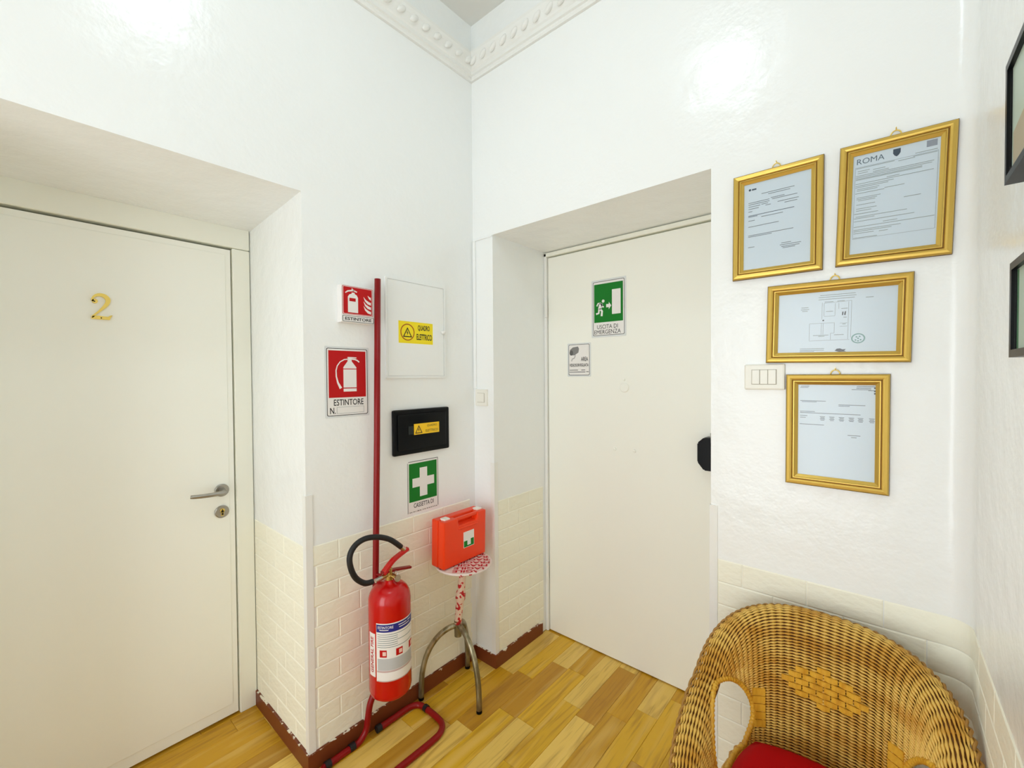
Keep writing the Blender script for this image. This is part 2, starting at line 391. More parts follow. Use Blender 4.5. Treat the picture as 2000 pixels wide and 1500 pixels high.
for par in (0, 1):
    e1, e2 = CE(par); cb = bmesh.new(); n_ = 8; rr = []
    st_ = [('f', -e1+.0014, 0), ('f', -e1+.006, 1)] + [('a', 90*i/n_, 1) for i in range(n_+1)] + [('g', -e2+.006, 1), ('g', -e2+.0014, 0)]
    for kind, val, full in st_:
        row = []
        for q, t_ in ((-.5, .0002), (-.475, .0014), (-.45, .0022), (.45, .0022), (.475, .0014), (.5, .0002)):
            t_ = t_ if full else .0003
            if kind == 'f': p = (W-R_+val, -t_)
            elif kind == 'g': p = (W-t_, -R_+val)
            else: a = radians(val); p = (W-R_+(R_-t_)*sin(a), -R_+(R_-t_)*cos(a))
            row.append(cb.verts.new((*p, q*(BH-.0006))))
        rr.append(row)
    for i in range(len(rr)-1):
        for j in range(5): cb.faces.new((rr[i][j], rr[i+1][j], rr[i+1][j+1], rr[i][j+1]))
    me = bpy.data.meshes.new('brick'); cb.to_mesh(me); cb.free(); me.materials.append(PAPERBRICK)
    for f in me.polygons: f.use_smooth = True
    cmesh.append(me)
for r in range(NB): obj('brick', cmesh[r % 2], None, cove, loc=(0, 0, .829-BH*(r+.5)))

# --- wallpaper top edging, baseboards, corner guards, cornice
BT = .0095
for n, args in (('left', ((0, BT, YA-BT, 0, 0, .066), (-DA, 0, YA-BT, YA, 0, .066), (0, BT, LB, YA2, 0, .066))),
                ('back', ((BT, XB+BT, -BT, 0, 0, .066), (XB, XB+BT, 0, DB-.05, 0, .066), (XB2, W-R_, -BT, 0, 0, .066))),
                ('right', ((W-BT, W, LB, -R_, 0, .066),))):
    bm = B(*args)
    S('baseboard_'+n, bm, BASEB)
def guard(name, x, y, sx, sy, z0, z1):
    t, w_ = .0035, .022   # L profile hugging an outer corner; sx/sy point along the two wall faces away from the edge
    bm = bmesh.new()
    poly(bm, [(x-sx*t, y-sy*t), (x+sx*w_, y-sy*t), (x+sx*w_, y), (x, y), (x, y+sy*w_), (x-sx*t, y+sy*w_)], z0, z1)
    return S(name, bm, TRIMW)
guard('trim_1', 0, YA, -1, 1, .05, 1.02)
guard('trim_2', XB, 0, -1, 1, .05, 1.024)
guard('trim_3', XB2, 0, 1, 1, .05, 1.009)
PROF = [(0, 0), (.012, 0), (.016, .008), (.016, .016), (.024, .02), (.024, .036), (.030, .042), (.046, .075), (.052, .095), (.052, .108), (.040, .112), (.030, .116), (0, .118)]
CZ0 = 2.938
def cornice(name, mk):
    bm = bmesh.new(); a = [bm.verts.new(mk(d, z, 0)) for d, z in PROF]; b_ = [bm.verts.new(mk(d, z, 1)) for d, z in PROF]
    for i in range(len(PROF)-1): bm.faces.new((a[i], a[i+1], b_[i+1], b_[i]))
    return S(name, bm, TRIMW)
t4 = cornice('trim_4', lambda d, z, e: (d, -d if e else LB+d, CZ0+z))
t5 = cornice('trim_5', lambda d, z, e: (W-d if e else d, -d, CZ0+z))
t6 = cornice('trim_6', lambda d, z, e: (W-d, -d if e else LB+d, CZ0+z))
eb = bmesh.new(); bmesh.ops.create_uvsphere(eb, u_segments=12, v_segments=8, radius=1)
for v in eb.verts: v.co = (v.co.x*.014+.35*v.co.z*.024, v.co.y*.012, v.co.z*.024)
em = bpy.data.meshes.new('egg_ornament'); eb.to_mesh(em); eb.free(); em.materials.append(TRIMW)
for f in em.polygons: f.use_smooth = True
for i in range(43):
    obj('egg_ornament', em, None, t4, loc=(.044, -.06-.065*i, CZ0+.066), rot=(0, radians(22), radians(90)))
    obj('egg_ornament', em, None, t6, loc=(W-.044, -.06-.065*i, CZ0+.066), rot=(0, radians(-22), radians(90)))
for i in range(26): obj('egg_ornament', em, None, t5, loc=(.06+.065*i, -.044, CZ0+.066), rot=(0, radians(25), 0))

# --- ceiling lamp (out of view, its reflection shows on the gloss paint)
lamp = empty('ceiling_lamp', Matrix.Translation((*LAMP_POS, CEILZ)), 'round white ceiling lamp with glowing opal shade', 'lamp')
obj('lamp_base', LA([(.14, 0), (.14, -.03), (.12, -.03)]), PLASTICW, lamp)
opal = mat('glowing_opal_glass', (240, 240, 240), .4, emit=(LAMP_COLOR, LAMP_STRENGTH))
obj('lamp_shade', LA([(.135, -.03)]+[(.142*cos(a), -.045-.075*sin(a)) for a in [radians(90*i/10) for i in range(11)]]), opal, lamp, smooth=True)

# ------------------------------------------------------------------ numbered door (left)
XD = -DA
d1 = empty('door_1', Matrix.Translation((XD, -.93, 0)), kind='structure')
d1['label'] = 'cream flush door with brass numeral 2 and steel lever'
def D(name, bm, m, par=d1, **k): return obj(name, bm, m, par, **k)
leaf = D('door_leaf', B(-.04, -.004, -.800, -.003, .012, 1.996), CREAM)
D('leaf_panel', BV(.0015, 1, (-.004, -.0005, -.778, -.022, .056, 1.974)), CREAM, leaf)
D('frame_post', BV(.003, 1, (-.07, .004, .003, .069, 0, 2.004)), CREAM2)
D('frame_post', BV(.003, 1, (-.07, .004, -.868, -.806, 0, 2.004)), CREAM2)
D('frame_head', BV(.003, 1, (-.07, .004, -.868, .069, 2.0065, 2.094)), CREAM2)
D('gap_shade_backing', B((-.069, -.045, -.81, .004, .0, 2.006)), DARK)  # added dark sheet, paints the shade in the gap around the leaf
# brass numeral 2
nc = at(197, 600, 'x', XD)
path = spline([(-.0195, .018), (-.0215, .026), (-.017, .036), (-.006, .0425), (.008, .041), (.0175, .031), (.0175, .018), (.009, .002), (-.004, -.014), (-.016, -.028), (-.024, -.0385)], 6)
wd = [.006+.0075*max(0, sin(pi*min(1, max(0, (i/len(path)-.18)/.62)))) for i in range(len(path))]
bm = P(0, .005, stroke([tuple(p) for p in path], wd), disc(-.0155, .0195, .0078, 20))
poly(bm, [(-.026, -.0435), (.022, -.0435), (.0295, -.026), (.0235, -.028), (.017, -.033), (-.008, -.031), (-.022, -.033)], 0, .005)
num = obj('numeral', bm, BRASS, d1); num.matrix_world = frameA(nc.y, nc.z, XD+.0002)
num['label'] = 'brass numeral 2'
for q in ((-.0165, .0185), (.0, -.0385)):
    s = obj('screw', P(.004, .0058, disc(*q, .0022, 10)), DARK, num)
# lever handle
hy, hz = -.981, .982
hd = obj('door_handle', LA([(.026, 0), (.026, .006), (.023, .0085), (.012, .0085), (.010, .012), (.010, .05), (0, .05)], axis='x'), STEEL, d1, smooth=False)
hd.location = (0, hy+.93, hz); hd['label'] = 'brushed steel lever handle'
lv = spline([(.030, 0, 0), (.043, 0, 0), (.052, -.012, -.0005), (.054, -.04, -.001), (.054, -.08, .0005), (.052, -.108, .003), (.049, -.118, .004)], 5)
obj('lever', TU(lv, [.0095]*11+[.0095-.0025*i/20 for i in range(len(lv)-11)], 12), STEEL, hd, smooth=True)
ro = obj('lock_rosette', LA([(.026, 0), (.026, .005), (.023, .0075), (0, .0075)], axis='x'), STEEL, d1)
ro.location = (0, -.982+.93, .892); bpy.context.view_layer.update()
kh = obj('keyhole', P(.0072, .0105, disc(0, .006, .0085, 20), rect(-.005, .005, -.016, .006)), BRASS, ro); kh.matrix_world = frameA(-.982, .892, XD)
ks = obj('key_slot', P(.0100, .0112, rect(-.0014, .0014, .001, .012), rect(-.0035, .0035, -.013, -.004)), DARK, ro); ks.matrix_world = frameA(-.982, .892, XD)

# ------------------------------------------------------------------ exit door (back)
d2 = empty('door_2', Matrix.Translation((XB, DB, 0)), kind='structure')
d2['label'] = 'plain cream security door in the deep recess'
obj('door_leaf', BV(.002, 1, (.022, XB2-XB-.002, 0, .05, .006, 2.114)), CREAM, d2)
obj('frame_post', BV(.003, 1, (.001, .019, -.012, .06, 0, 2.14)), TRIMW, d2)
obj('frame_head', BV(.003, 1, (.001, XB2-XB-.001, -.012, .06, 2.120, 2.142)), CREAM2, d2)
obj('gap_shade_backing', B((.004, XB2-XB, .055, .09, 0, 2.14)), DARK, d2)  # dark sheet standing in for shade in the gaps of this door
for z in (.35, 1.83): obj('hinge', LA([(.008, -.05), (.008, .05)], (.018, -.014, z), 'z', 12), TRIMW, d2)
def onDoor(px, py): q = at(px, py, 'y', DB); return q.x-XB, q.z
x, z = onDoor(1220, 757)
o = obj('peephole_cover', LA([(.024, 0), (.024, -.004), (.021, -.007), (0, -.007)], axis='y'), CREAM, d2); o.location = (x, 0, z)
x2, z2 = onDoor(1219, 742); o = obj('cover_pivot', LA([(.006, 0), (.006, -.009), (0, -.01)], axis='y', k=12), CREAM, d2); o.location = (x2, 0, z2)
for q in ((1201, 877), (1239, 881), (1275, 775)):
    x, z = onDoor(*q); r = .009 if q[0] < 1270 else .004
    o = obj('bolt_cap', LA([(r, 0), (r*.8, -r*.7), (0, -r)], axis='y', k=12), CREAM, d2); o.location = (x, 0, z)
lk = obj('lock_case', P(0, .05, [(-.062, -.038), (-.035, -.072), (.03, -.072), (.06, -.045), (.06, .045), (.03, .07), (-.035, .07), (-.062, .045)]), BLACK, d2)
bmx = bmesh.new(); bmx.from_mesh(lk.data); bmesh.ops.bevel(bmx, geom=bmx.edges[:], offset=.004, segments=2, affect='EDGES'); bmx.to_mesh(lk.data); bmx.free()
lk.matrix_world = frameB(.983+.062, 1.112, DB); lk['label'] = 'black faceted lock case'
kn = obj('lock_lever', TU([(0, .05, .05), (0, .09, .058), (.02, .10, .058)], .006, 10), STEEL, lk, smooth=True)

# ------------------------------------------------------------------ cable trunking, switches
S('trim_7', join(BV(.002, 1, (.004, .022, -.009, 0, 1.39, 2.137)), BV(.002, 1, (.004, XB-.001, -.006, 0, 2.137, 2.146))), PAINT)
def switch(name, M, w, h, mods, label):
    t = empty(name, M, label, 'switch')
    bm = BV(.005, 2, (-w/2, w/2, -h/2, h/2, -.004, .010)); bmesh.ops.bisect_plane(bm, geom=bm.verts[:]+bm.edges[:]+bm.faces[:], plane_co=(0, 0, 0), plane_no=(0, 0, -1), clear_outer=True)
    obj('cover_plate', bm, PLASTICW, t)
    mw = .0225 if mods > 1 else .048
    obj('rocker_recess', P(.0102, .0106, rect(-mw*mods/2-.001, mw*mods/2+.001, -.0235, .0235)), mat('switch_seam', (176, 172, 158), .6), t)
    for i in range(mods):
        u = (i-(mods-1)/2)*mw; k = obj('rocker', BV(.001, 1, (u-mw/2+.0007, u+mw/2-.0007, -.0222, .0222, .0104, .0135 if i != 1 else .0125)), PLASTICW, t)
    return t
switch('light_switch', frameB(1.3075, 1.443), .112, .08, 3, 'white triple rocker light switch plate beside the gold frames')
switch('light_switch', frameB(.058, 1.345), .082, .084, 1, 'small white single rocker switch plate under the cable trunking by the corner')

# ------------------------------------------------------------------ electrical panels
def triangle_sign(par, cx, cy, s, n, mt, circ=None):
    bm = ring(bmesh.new(), [(cx-s, cy-s*.8), (cx+s, cy-s*.8), (cx, cy+s)], [(cx-s*.72, cy-s*.63), (cx+s*.72, cy-s*.63), (cx, cy+s*.66)], n, n+.0004)
    poly(bm, [(cx+.02*s, cy+.5*s), (cx-.2*s, cy-.1*s), (cx-.02*s, cy-.06*s), (cx-.08*s, cy-.5*s), (cx+.2*s, cy+.05*s), (cx+.03*s, cy+.02*s)], n, n+.0004)
    obj('warning_triangle', bm, mt, par)
    if circ: obj('warning_circle', ring(bmesh.new(), disc(cx, cy+.1*s, circ, 32), disc(cx, cy+.1*s, circ*.88, 32), n, n+.0004), mat('sign_dark_orange', (170, 84, 14), .5), par)
t = empty('electrical_panel', frameA(-.358, 1.662), 'white electrical cabinet cover with knob and yellow sticker', 'panel')
obj('cover_frame', ring(BV(.003, 1, (-.160, .160, -.212, .212, 0, .004)), rrect(-.163, .163, -.215, .215, .006), rrect(-.155, .155, -.207, .207, .004), 0, .008), PAINT, t)
obj('cover_door', BV(.002, 1, (-.153, .153, -.205, .205, .004, .0075)), PAINT, t)
obj('knob', LA([(.010, .007), (.010, .016), (.007, .022), (0, .023)], (.146, -.001, 0), 'z', 16), TRIMW, t, smooth=True)
st = obj('warning_sticker', P(.0076, .0082, rect(-.100, .086, -.062, .034)), SIGNY, t); st['label'] = 'yellow sticker reading QUADRO ELETTRICO'
triangle_sign(st, -.054, -.016, .024, .0082, INKB, .037)
obj('lettering', text_bm('QUADRO', .066, .027, .035, .008, .0082, .0087, .02), INKB, st)
obj('lettering', text_bm('ELETTRICO', .086, .027, .037, -.031, .0082, .0087, .02), INKB, st)

t = empty('fuse_box', frameA(-.341, 1.210), 'black fuse box with smoked lid and small amber sticker', 'fuse box')
obj('housing', BV(.008, 2, (-.1545, .1545, -.099, .099, 0, .020)), BLACK, t)
obj('lid', BV(.005, 2, (-.138, .130, -.078, .080, .018, .026)), mat('smoked_lid', (5, 7, 10), .2, spec=.2), t)
obj('lid_catch', BV(.002, 1, (-.085, -.06, -.012, .028, .0255, .0275)), mat('smoked_window', (26, 34, 34), .2), t)
st = obj('warning_sticker', P(.0262, .0268, rect(-.056, .086, -.014, .034)), AMBER, t); st['label'] = 'amber sticker reading QUADRO ELETTRICO'
triangle_sign(st, -.030, .007, .020, .0268, INKB)
obj('lettering', text_bm('QUADRO', .056, .011, .044, .021, .0268, .0272), INKB, st)
obj('lettering', text_bm('ELETTRICO', .070, .011, .043, -.001, .0268, .0272), INKB, st)

# ------------------------------------------------------------------ signs
def sheet(name, M, w, h, label, margin=.008, base=LAMINATE, border=True):
    t = empty(name, M, label, 'sign')
    obj('sheet', P(.0002, .0010, rrect(-w/2-margin, w/2+margin, -h/2-margin, h/2+margin, .004, 3)), base, t)
    pr = obj('print', P(.0010, .0014, rrect(-w/2, w/2, -h/2, h/2, .007, 4)), SIGNW, t)
    if border: obj('border', ring(bmesh.new(), rrect(-w/2, w/2, -h/2, h/2, .007, 4), rrect(-w/2+.0022, w/2-.0022, -h/2+.0022, h/2-.0022, .006, 4), .0014, .0017), INKB, t)
    return t
N1, N2, N3 = .0014, .0018, .0022
# large extinguisher sign
t = sheet('fire_extinguisher_sign', frameA(-.690, 1.434), .170, .260, 'tall red and white wall sign with hose extinguisher symbol reading ESTINTORE N.', .007)
w_, h_ = .170, .260
U = lambda u, v: ((u-.5)*w_, (.5-v)*h_)
obj('red_field', P(N1, N2, rect(-.077, .077, -.060, .121)), SIGNRED, t)
bm = P(N2, N3, [U(*q) for q in ((.395, .30), (.395, .28), (.50, .19), (.50, .125), (.60, .125), (.60, .19), (.715, .28), (.715, .30))],
       [U(*q) for q in ((.395, .312), (.715, .312), (.715, .585), (.395, .585))], [U(*q) for q in ((.395, .60), (.715, .60), (.715, .645), (.395, .645))],
       stroke([U(*q) for q in ((.52, .158), (.42, .165), (.32, .20), (.25, .26), (.22, .33), (.225, .42), (.26, .51), (.33, .595))], [.004, .004, .004, .004, .0045, .005, .007, .011]),
       [U(*q) for q in ((.6, .125), (.72, .128), (.72, .143), (.6, .143))],
       stroke([U(*q) for q in ((.6, .155), (.68, .16), (.74, .175), (.79, .20))], .005))
obj('extinguisher_symbol', bm, SIGNW, t)
obj('lettering', text_bm('ESTINTORE', .124, .024, .004, -.079, N1, N2, .01), INKB, t)
obj('lettering', text_bm('N.', .022, .024, -.062, -.110, N1, N2, .01), INKB, t)
obj('number_box', ring(bmesh.new(), rect(-.046, .068, -.122, -.097), rect(-.0452, .0672, -.1212, -.0978), N1, N2), INK, t)
# small projecting sign by the pole
t = empty('fire_extinguisher_sign', frameA(-.655, 1.735, 0) @ Matrix.Diagonal((1, .9, 1, 1)), 'small raised red square sign with flames reading ESTINTORE, beside the red pole', 'sign')
obj('sign_box', BV(.002, 1, (-.074, .066, -.080, .080, 0, .030)), SIGNW, t)
obj('red_field', P(.030, .0306, rrect(-.068, .060, -.045, .076, .004)), SIGNRED, t)
obj('field_rim', ring(bmesh.new(), rrect(-.066, .058, -.043, .074, .004), rrect(-.0645, .0565, -.0415, .0725, .004), .0306, .031), SIGNW, t)
bm = P(.0306, .0312, [(-.046, -.036), (-.004, -.036), (-.004, .030), (-.009, .040), (-.018, .045), (-.018, .050), (-.030, .050), (-.030, .045), (-.040, .040), (-.046, .030)],
       stroke([(-.056, .046), (-.046, .054), (-.034, .057), (-.02, .06)], [.004, .006, .006, .006]), stroke([(-.03, .066), (-.02, .058), (-.008, .054)], .005),
       *[[(.052, y), (.038, y+.004), (.026, y+.016), (.020, y+.034), (.030, y+.022), (.044, y+.014), (.052, y+.012)] for y in (-.036, -.016, .004)],
       [(.052, .026), (.044, .032), (.038, .046), (.046, .040), (.052, .038)])
obj('fire_symbol', bm, SIGNW, t)
obj('symbol_window', P(.0312, .0316, rect(-.040, -.014, .012, .026)), SIGNRED, t)
obj('name_plate', ring(bmesh.new(), rrect(-.068, .064, -.076, -.050, .004), rrect(-.0664, .0624, -.0744, -.0516, .003), .030, .0306), INKB, t)
obj('lettering', text_bm('ESTINTORE', .112, .013, -.002, -.063, .030, .0306, .02), INKB, t)
# first aid sign
t = empty('first_aid_sign', frameA(-.330, .960), 'green and white cross sign with torn lower edge reading CASSETTA DI', 'sign')
tear = [(-.086+.172*i/24, -.1165+random.uniform(-.003, .003)) for i in range(25)]
obj('sheet', P(.0002, .0012, [(.086, .114), (-.080, .114), (-.086, .108)]+tear), SIGNW, t)
obj('border', join(P(.0012, .0015, rect(-.086, -.0838, -.116, .108), rect(.0838, .086, -.112, .114), rect(-.081, .086, .1118, .114))), INKB, t)
obj('green_field', P(.0012, .0016, rect(-.078, .078, -.068, .104)), SIGNGREEN, t)
obj('cross', P(.0016, .002, [(-.020, -.050), (.022, -.050), (.022, -.004), (.062, -.004), (.062, .036), (.022, .036), (.022, .080), (-.020, .080), (-.020, .036), (-.060, .036), (-.060, -.004), (-.020, -.004)]), SIGNW, t)
obj('lettering', text_bm('CASSETTA DI', .112, .020, .002, -.086, .0012, .0016, .008), INKB, t)
obj('lettering', text_bm('PRONTO SOCCORSO', .158, .020, .002, -.1212, .0012, .0016, .01, cut=-.1145), INKB, t)
# exit sign
c = at(1188.5, 601, 'y', DB)
t = sheet('emergency_exit_sign', frameB(c.x, c.z, DB-.0002), .176, .277, 'green running man exit sign reading USCITA DI EMERGENZA on the cream door', .009)
U = lambda x, y: ((x-592)/310*.176-.088, .1385-(y-650)/522*.277)
obj('green_field', P(N1, N2, [U(604, 675), U(888, 675), U(888, 1045), U(604, 1045)]), SIGNGREEN, t)
bm = P(N2, N3, disc(*U(696, 842), .0078, 16), [U(*q) for q in ((783, 742), (866, 742), (866, 975), (783, 975))],
       [U(*q) for q in ((726, 875), (752, 875), (752, 856), (776, 892), (752, 926), (752, 906), (726, 906))],
       stroke([U(*q) for q in ((676, 862), (668, 890), (660, 915))], .019), stroke([U(*q) for q in ((672, 862), (645, 860), (632, 885))], .008),
       stroke([U(*q) for q in ((678, 866), (688, 895), (702, 898))], .008), stroke([U(*q) for q in ((664, 912), (684, 938), (680, 985))], .011), stroke([U(*q) for q in ((656, 910), (650, 955), (624, 960))], .010))
obj('running_man_symbol', bm, SIGNW, t)
x, y = U(736, 1088); obj('lettering', text_bm('USCITA DI', .116, .021, x, y, N1, N2, 0), INKB, t)
x, y = U(736, 1138); obj('lettering', text_bm('EMERGENZA', .148, .021, x, y, N1, N2, 0), INKB, t)
# camera sign
c = at(1131, 702, 'y', DB)
t = sheet('camera_sign', frameB(c.x, c.z-.002, DB-.0002), .130, .165, 'small grey and white surveillance sign reading AREA VIDEOSORVEGLIATA', .007)
U = lambda x, y: ((x-358)/192*.130-.065, .0825-(y-165)/278*.165)
GREY = mat('sign_grey', (128, 128, 128), .5)
obj('camera_symbol', P(N1, N2, [U(*q) for q in ((368, 240), (372, 212), (398, 190), (446, 184), (455, 205), (450, 238), (415, 262), (385, 262))]), GREY, t)
obj('camera_bracket', P(N1, N2, stroke([U(*q) for q in ((422, 262), (412, 288), (392, 296), (386, 316))], .006)), mat('sign_light_grey', (176, 176, 176), .5), t)
obj('camera_lens', P(N2, N3, disc(*U(384, 240), .011, 16, .014)), mat('sign_mid_grey', (88, 88, 88), .5), t)
x, y = U(505, 298); obj('lettering', text_bm('AREA', .042, .022, x, y, N1, N2, .015), INKB, t)
x, y = U(454, 352); obj('lettering', text_bm('VIDEOSORVEGLIATA', .118, .016, x, y, N1, N2, .02), INKB, t)
obj('small_print', P(N1, N2, *[[U(a, y), U(b_, y), U(b_, y+5), U(a, y+5)] for a, b_, y in ((368, 445, 394), (475, 510, 394), (366, 512, 412), (520, 542, 410))]), INKB, t)

# ------------------------------------------------------------------ gold framed documents
MOULD = [(0, 0), (0, .010), (.0015, .0135), (.004, .0155), (.010, .0165), (.0145, .015), (.0165, .0115), (.0175, .0112), (.0185, .0135), (.021, .0135), (.0225, .0112), (.030, .006), (.030, .002)]
def moulding(bm, w, h, prof, k0, k1):
    cor = ((-1, -1), (1, -1), (1, 1), (-1, 1))
    V = [[bm.verts.new((sx*(w/2-t), sy*(h/2-t), n)) for sx, sy in cor] for t, n in prof[k0:k1]]
    for i in range(len(V)-1):
        for j in range(4): bm.faces.new((V[i][j], V[i][(j+1) % 4], V[i+1][(j+1) % 4], V[i+1][j]))
    return bm
def lines(spec): return [rect(u0, u1, v-h/2, v+h/2) for u0, u1, v, h in spec]
def gold_frame(corners, w, h, label, hang=True):
    q = [at(*p, 'y', -.008) for p in corners]; cx = sum(p.x for p in q)/4; cz = sum(p.z for p in q)/4
    tilt = (math.atan2(q[1].z-q[0].z, q[1].x-q[0].x)+math.atan2(q[2].z-q[3].z, q[2].x-q[3].x))/2
    t = empty('picture_frame', frameB(cx, cz, 0, tilt), label, 'picture frame', 'gold framed documents on the wall')
    obj('moulding', moulding(bmesh.new(), w, h, MOULD, 0, len(MOULD)), GOLD, t)
    obj('moulding_edge', moulding(moulding(bmesh.new(), w+.001, h+.001, [(0, .0), (0, .010)], 0, 2), w, h, [(.0165, .0117), (.0178, .0115)], 0, 2), GOLDB, t)
    obj('backing', B(-w/2+.004, w/2-.004, -h/2+.004, h/2-.004, .0005, .002), WICKERD, t)
    pp = obj('document', P(.002, .0028, rect(-w/2+.027, w/2-.027, -h/2+.027, h/2-.027)), PAPER, t)
    obj('glass', P(.0042, .0052, rect(-w/2+.0285, w/2-.0285, -h/2+.0285, h/2-.0285)), GLASS, t)
    obj('hanging_ring', tube(bmesh.new(), [(.011*cos(a), h/2-.001+.014*sin(a), .006) for a in [pi*i/12 for i in range(13)]], .0016, 8), BRASS, t, smooth=True)
    obj('nail', TU([(0, h/2+.016, 0), (0, h/2+.0175, .014)], .0013, 8), BRASS, t)
    return t, pp
NP, NQ = .0028, .0031
FW, FH = .238, .331
t, pp = gold_frame(((1433, 350), (1607, 303), (1607, 525), (1433, 548)), FW, FH, 'upright gold frame holding a bluish typed letter, above the light switch')
U = lambda x, y: ((x-.5)*(FW-.056), (.5-y)*(FH-.056))
def ink(par, spec, m, hh=.0016, rel=U):
    o = obj('printed_lines', P(NP, NQ, *[rect(min(rel(a, y)[0], rel(b_, y)[0]), max(rel(a, y)[0], rel(b_, y)[0]), rel(a, y)[1]-hh/2, rel(a, y)[1]+hh/2) for a, b_, y in spec]), m, par); o['kind'] = 'stuff'
ink(pp, [(.28, .76, .145), (.38, .70, .165), (.08, .40, .225), (.42, .62, .215), (.08, .40, .245), (.44, .80, .232), (.08, .26, .27), (.28, .38, .265), (.08, .24, .295), (.34, .42, .285), (.52, .82, .275), (.62, .80, .30), (.08, .14, .325),
         (.28, .60, .405), (.08, .18, .43), (.08, .30, .50), (.30, .54, .498), (.08, .75, .60), (.08, .44, .615), (.58, .72, .745), (.56, .86, .765), (.58, .84, .785), (.60, .78, .80), (.08, .18, .735)], INK, .0018)
ink(pp, [(.08, .76, .372), (.08, .22, .384)], INKBLUE, .0016)
obj('letterhead_mark', P(NP, NQ, disc(*U(.1, .075), .0035, 12), rect(U(.13, 0)[0], U(.2, 0)[0], U(0, .085)[1], U(0, .068)[1])), INKBLUE, pp)

t, pp = gold_frame(((1640, 292), (1858, 238), (1866, 493), (1640, 520)), FW-.004, FH, 'upright gold frame holding a form headed ROMA with a small shield')
obj('lettering', text_bm('ROMA', .058, .015, *U(.225, .07), NP, NQ), mat('faded_blue_ink', (84, 106, 122), .7), pp)
x, y = U(.52, .058); obj('shield_emblem', P(NP, NQ, [(x-.0075, y+.009), (x+.0075, y+.009), (x+.0075, y-.002), (x+.004, y-.008), (x, y-.011), (x-.004, y-.008), (x-.0075, y-.002)]), INKBLUE, pp)
x, y = U(.89, .045); obj('stamp_block', P(NP, NQ, rect(x-.010, x+.010, y-.009, y+.007)), mat('stamp_grey', (140, 150, 165), .7), pp)
ink(pp, [(.72, .95, .11), (.7, .95, .135), (.06, .5, .135), (.54, .72, .145), (.08, .22, .165), (.26, .4, .175), (.08, .2, .185), (.26, .44, .195), (.06, .92, .21), (.06, .90, .225), (.06, .8, .24), (.06, .8, .25), (.42, .56, .275), (.06, .92, .29),
         (.06, .5, .31), (.06, .44, .325), (.08, .34, .345), (.08, .32, .36), (.06, .4, .385), (.4, .62, .375), (.08, .36, .43), (.08, .32, .445), (.1, .3, .46), (.08, .3, .50), (.08, .32, .54), (.62, .8, .50), (.08, .26, .56), (.06, .34, .59), (.08, .66, .62), (.06, .30, .635),
         (.06, .74, .665), (.4, .56, .70), (.06, .95, .72), (.06, .6, .75), (.06, .5, .765), (.06, .3, .785), (.36, .46, .79), (.06, .34, .83)], mat('pale_ink', (138, 150, 150), .7), .0014)
obj('form_outline', ring(bmesh.new(), [U(.05, .84), U(.96, .84), U(.96, .125), U(.05, .125)], [U(.053, .838), U(.957, .838), U(.957, .127), U(.053, .127)], NP, NQ), INK, pp)

U3 = lambda x, y: ((x-235)/1490*(FH-.056)-(FH-.056)/2, (FW-.056)/2-(y-280)/790*(FW-.056))
t, pp = gold_frame(((1500, 563), (1781, 532), (1780, 706), (1499, 706)), FH+.002, FW-.002, 'wide landscape gold frame holding a floor plan with round stamp')
def pl(*p): return stroke([U3(*q) for q in p], .0007)
obj('floor_plan', P(NP, NQ, pl((830, 430), (830, 640)), pl((855, 440), (855, 600)), pl((855, 440), (1200, 430)), pl((1160, 440), (1160, 900)), pl((1195, 430), (1195, 880)), pl((995, 450), (995, 600)), pl((855, 605), (995, 605)), pl((1040, 450), (1040, 520)),
     pl((670, 690), (990, 690)), pl((670, 690), (670, 910)), pl((670, 910), (1180, 905)), pl((825, 690), (825, 830)), pl((848, 690), (848, 830)), pl((990, 690), (990, 820)), pl((945, 820), (990, 820)), pl((945, 820), (945, 900)), pl((1060, 700), (1150, 700)), pl((1060, 740), (1150, 740))), mat('plan_grey', (120, 130, 132), .7), pp)
ink(pp, [(800, 1240, 340), (780, 1250, 365), (780, 1230, 392), (860, 970, 425), (1020, 1110, 425), (555, 650, 480), (550, 660, 505), (565, 640, 525), (1360, 1450, 405), (880, 970, 545), (1070, 1150, 520), (1100, 1140, 630), (1090, 1130, 712), (720, 920, 842), (990, 1110, 842), (790, 870, 855), (550, 870, 1010), (550, 870, 1030), (550, 740, 1045)], mat('pale_ink'), .0016, U3)
tag(obj('plan_symbol', P(NP, NQ, disc(*U3(848, 655), .0022, 10), [U3(1085, 560), U3(1100, 560), U3(1095, 600), U3(1082, 605)], [U3(1115, 560), U3(1130, 555), U3(1125, 605), U3(1108, 600)]), INKB, pp), kind='stuff')
obj('round_stamp', join(ring(bmesh.new(), disc(*U3(1285, 895), .0155, 28, .0140), disc(*U3(1285, 895), .0122, 28, .0110), NP, NQ), P(NP, NQ, *[disc(*U3(1285+dx, 895+dy), .0022, 8) for dx, dy in ((-30, 20), (0, 30), (30, 18), (-20, -18), (18, -22), (0, 0))])), mat('stamp_teal', (120, 160, 160), .7), pp)
obj('ink_blot', P(NP, NQ, [U3(*q) for q in ((1005, 1040), (1030, 1015), (1070, 1012), (1100, 1025), (1145, 1022), (1120, 1040), (1148, 1050), (1060, 1056))]), INKB, pp)

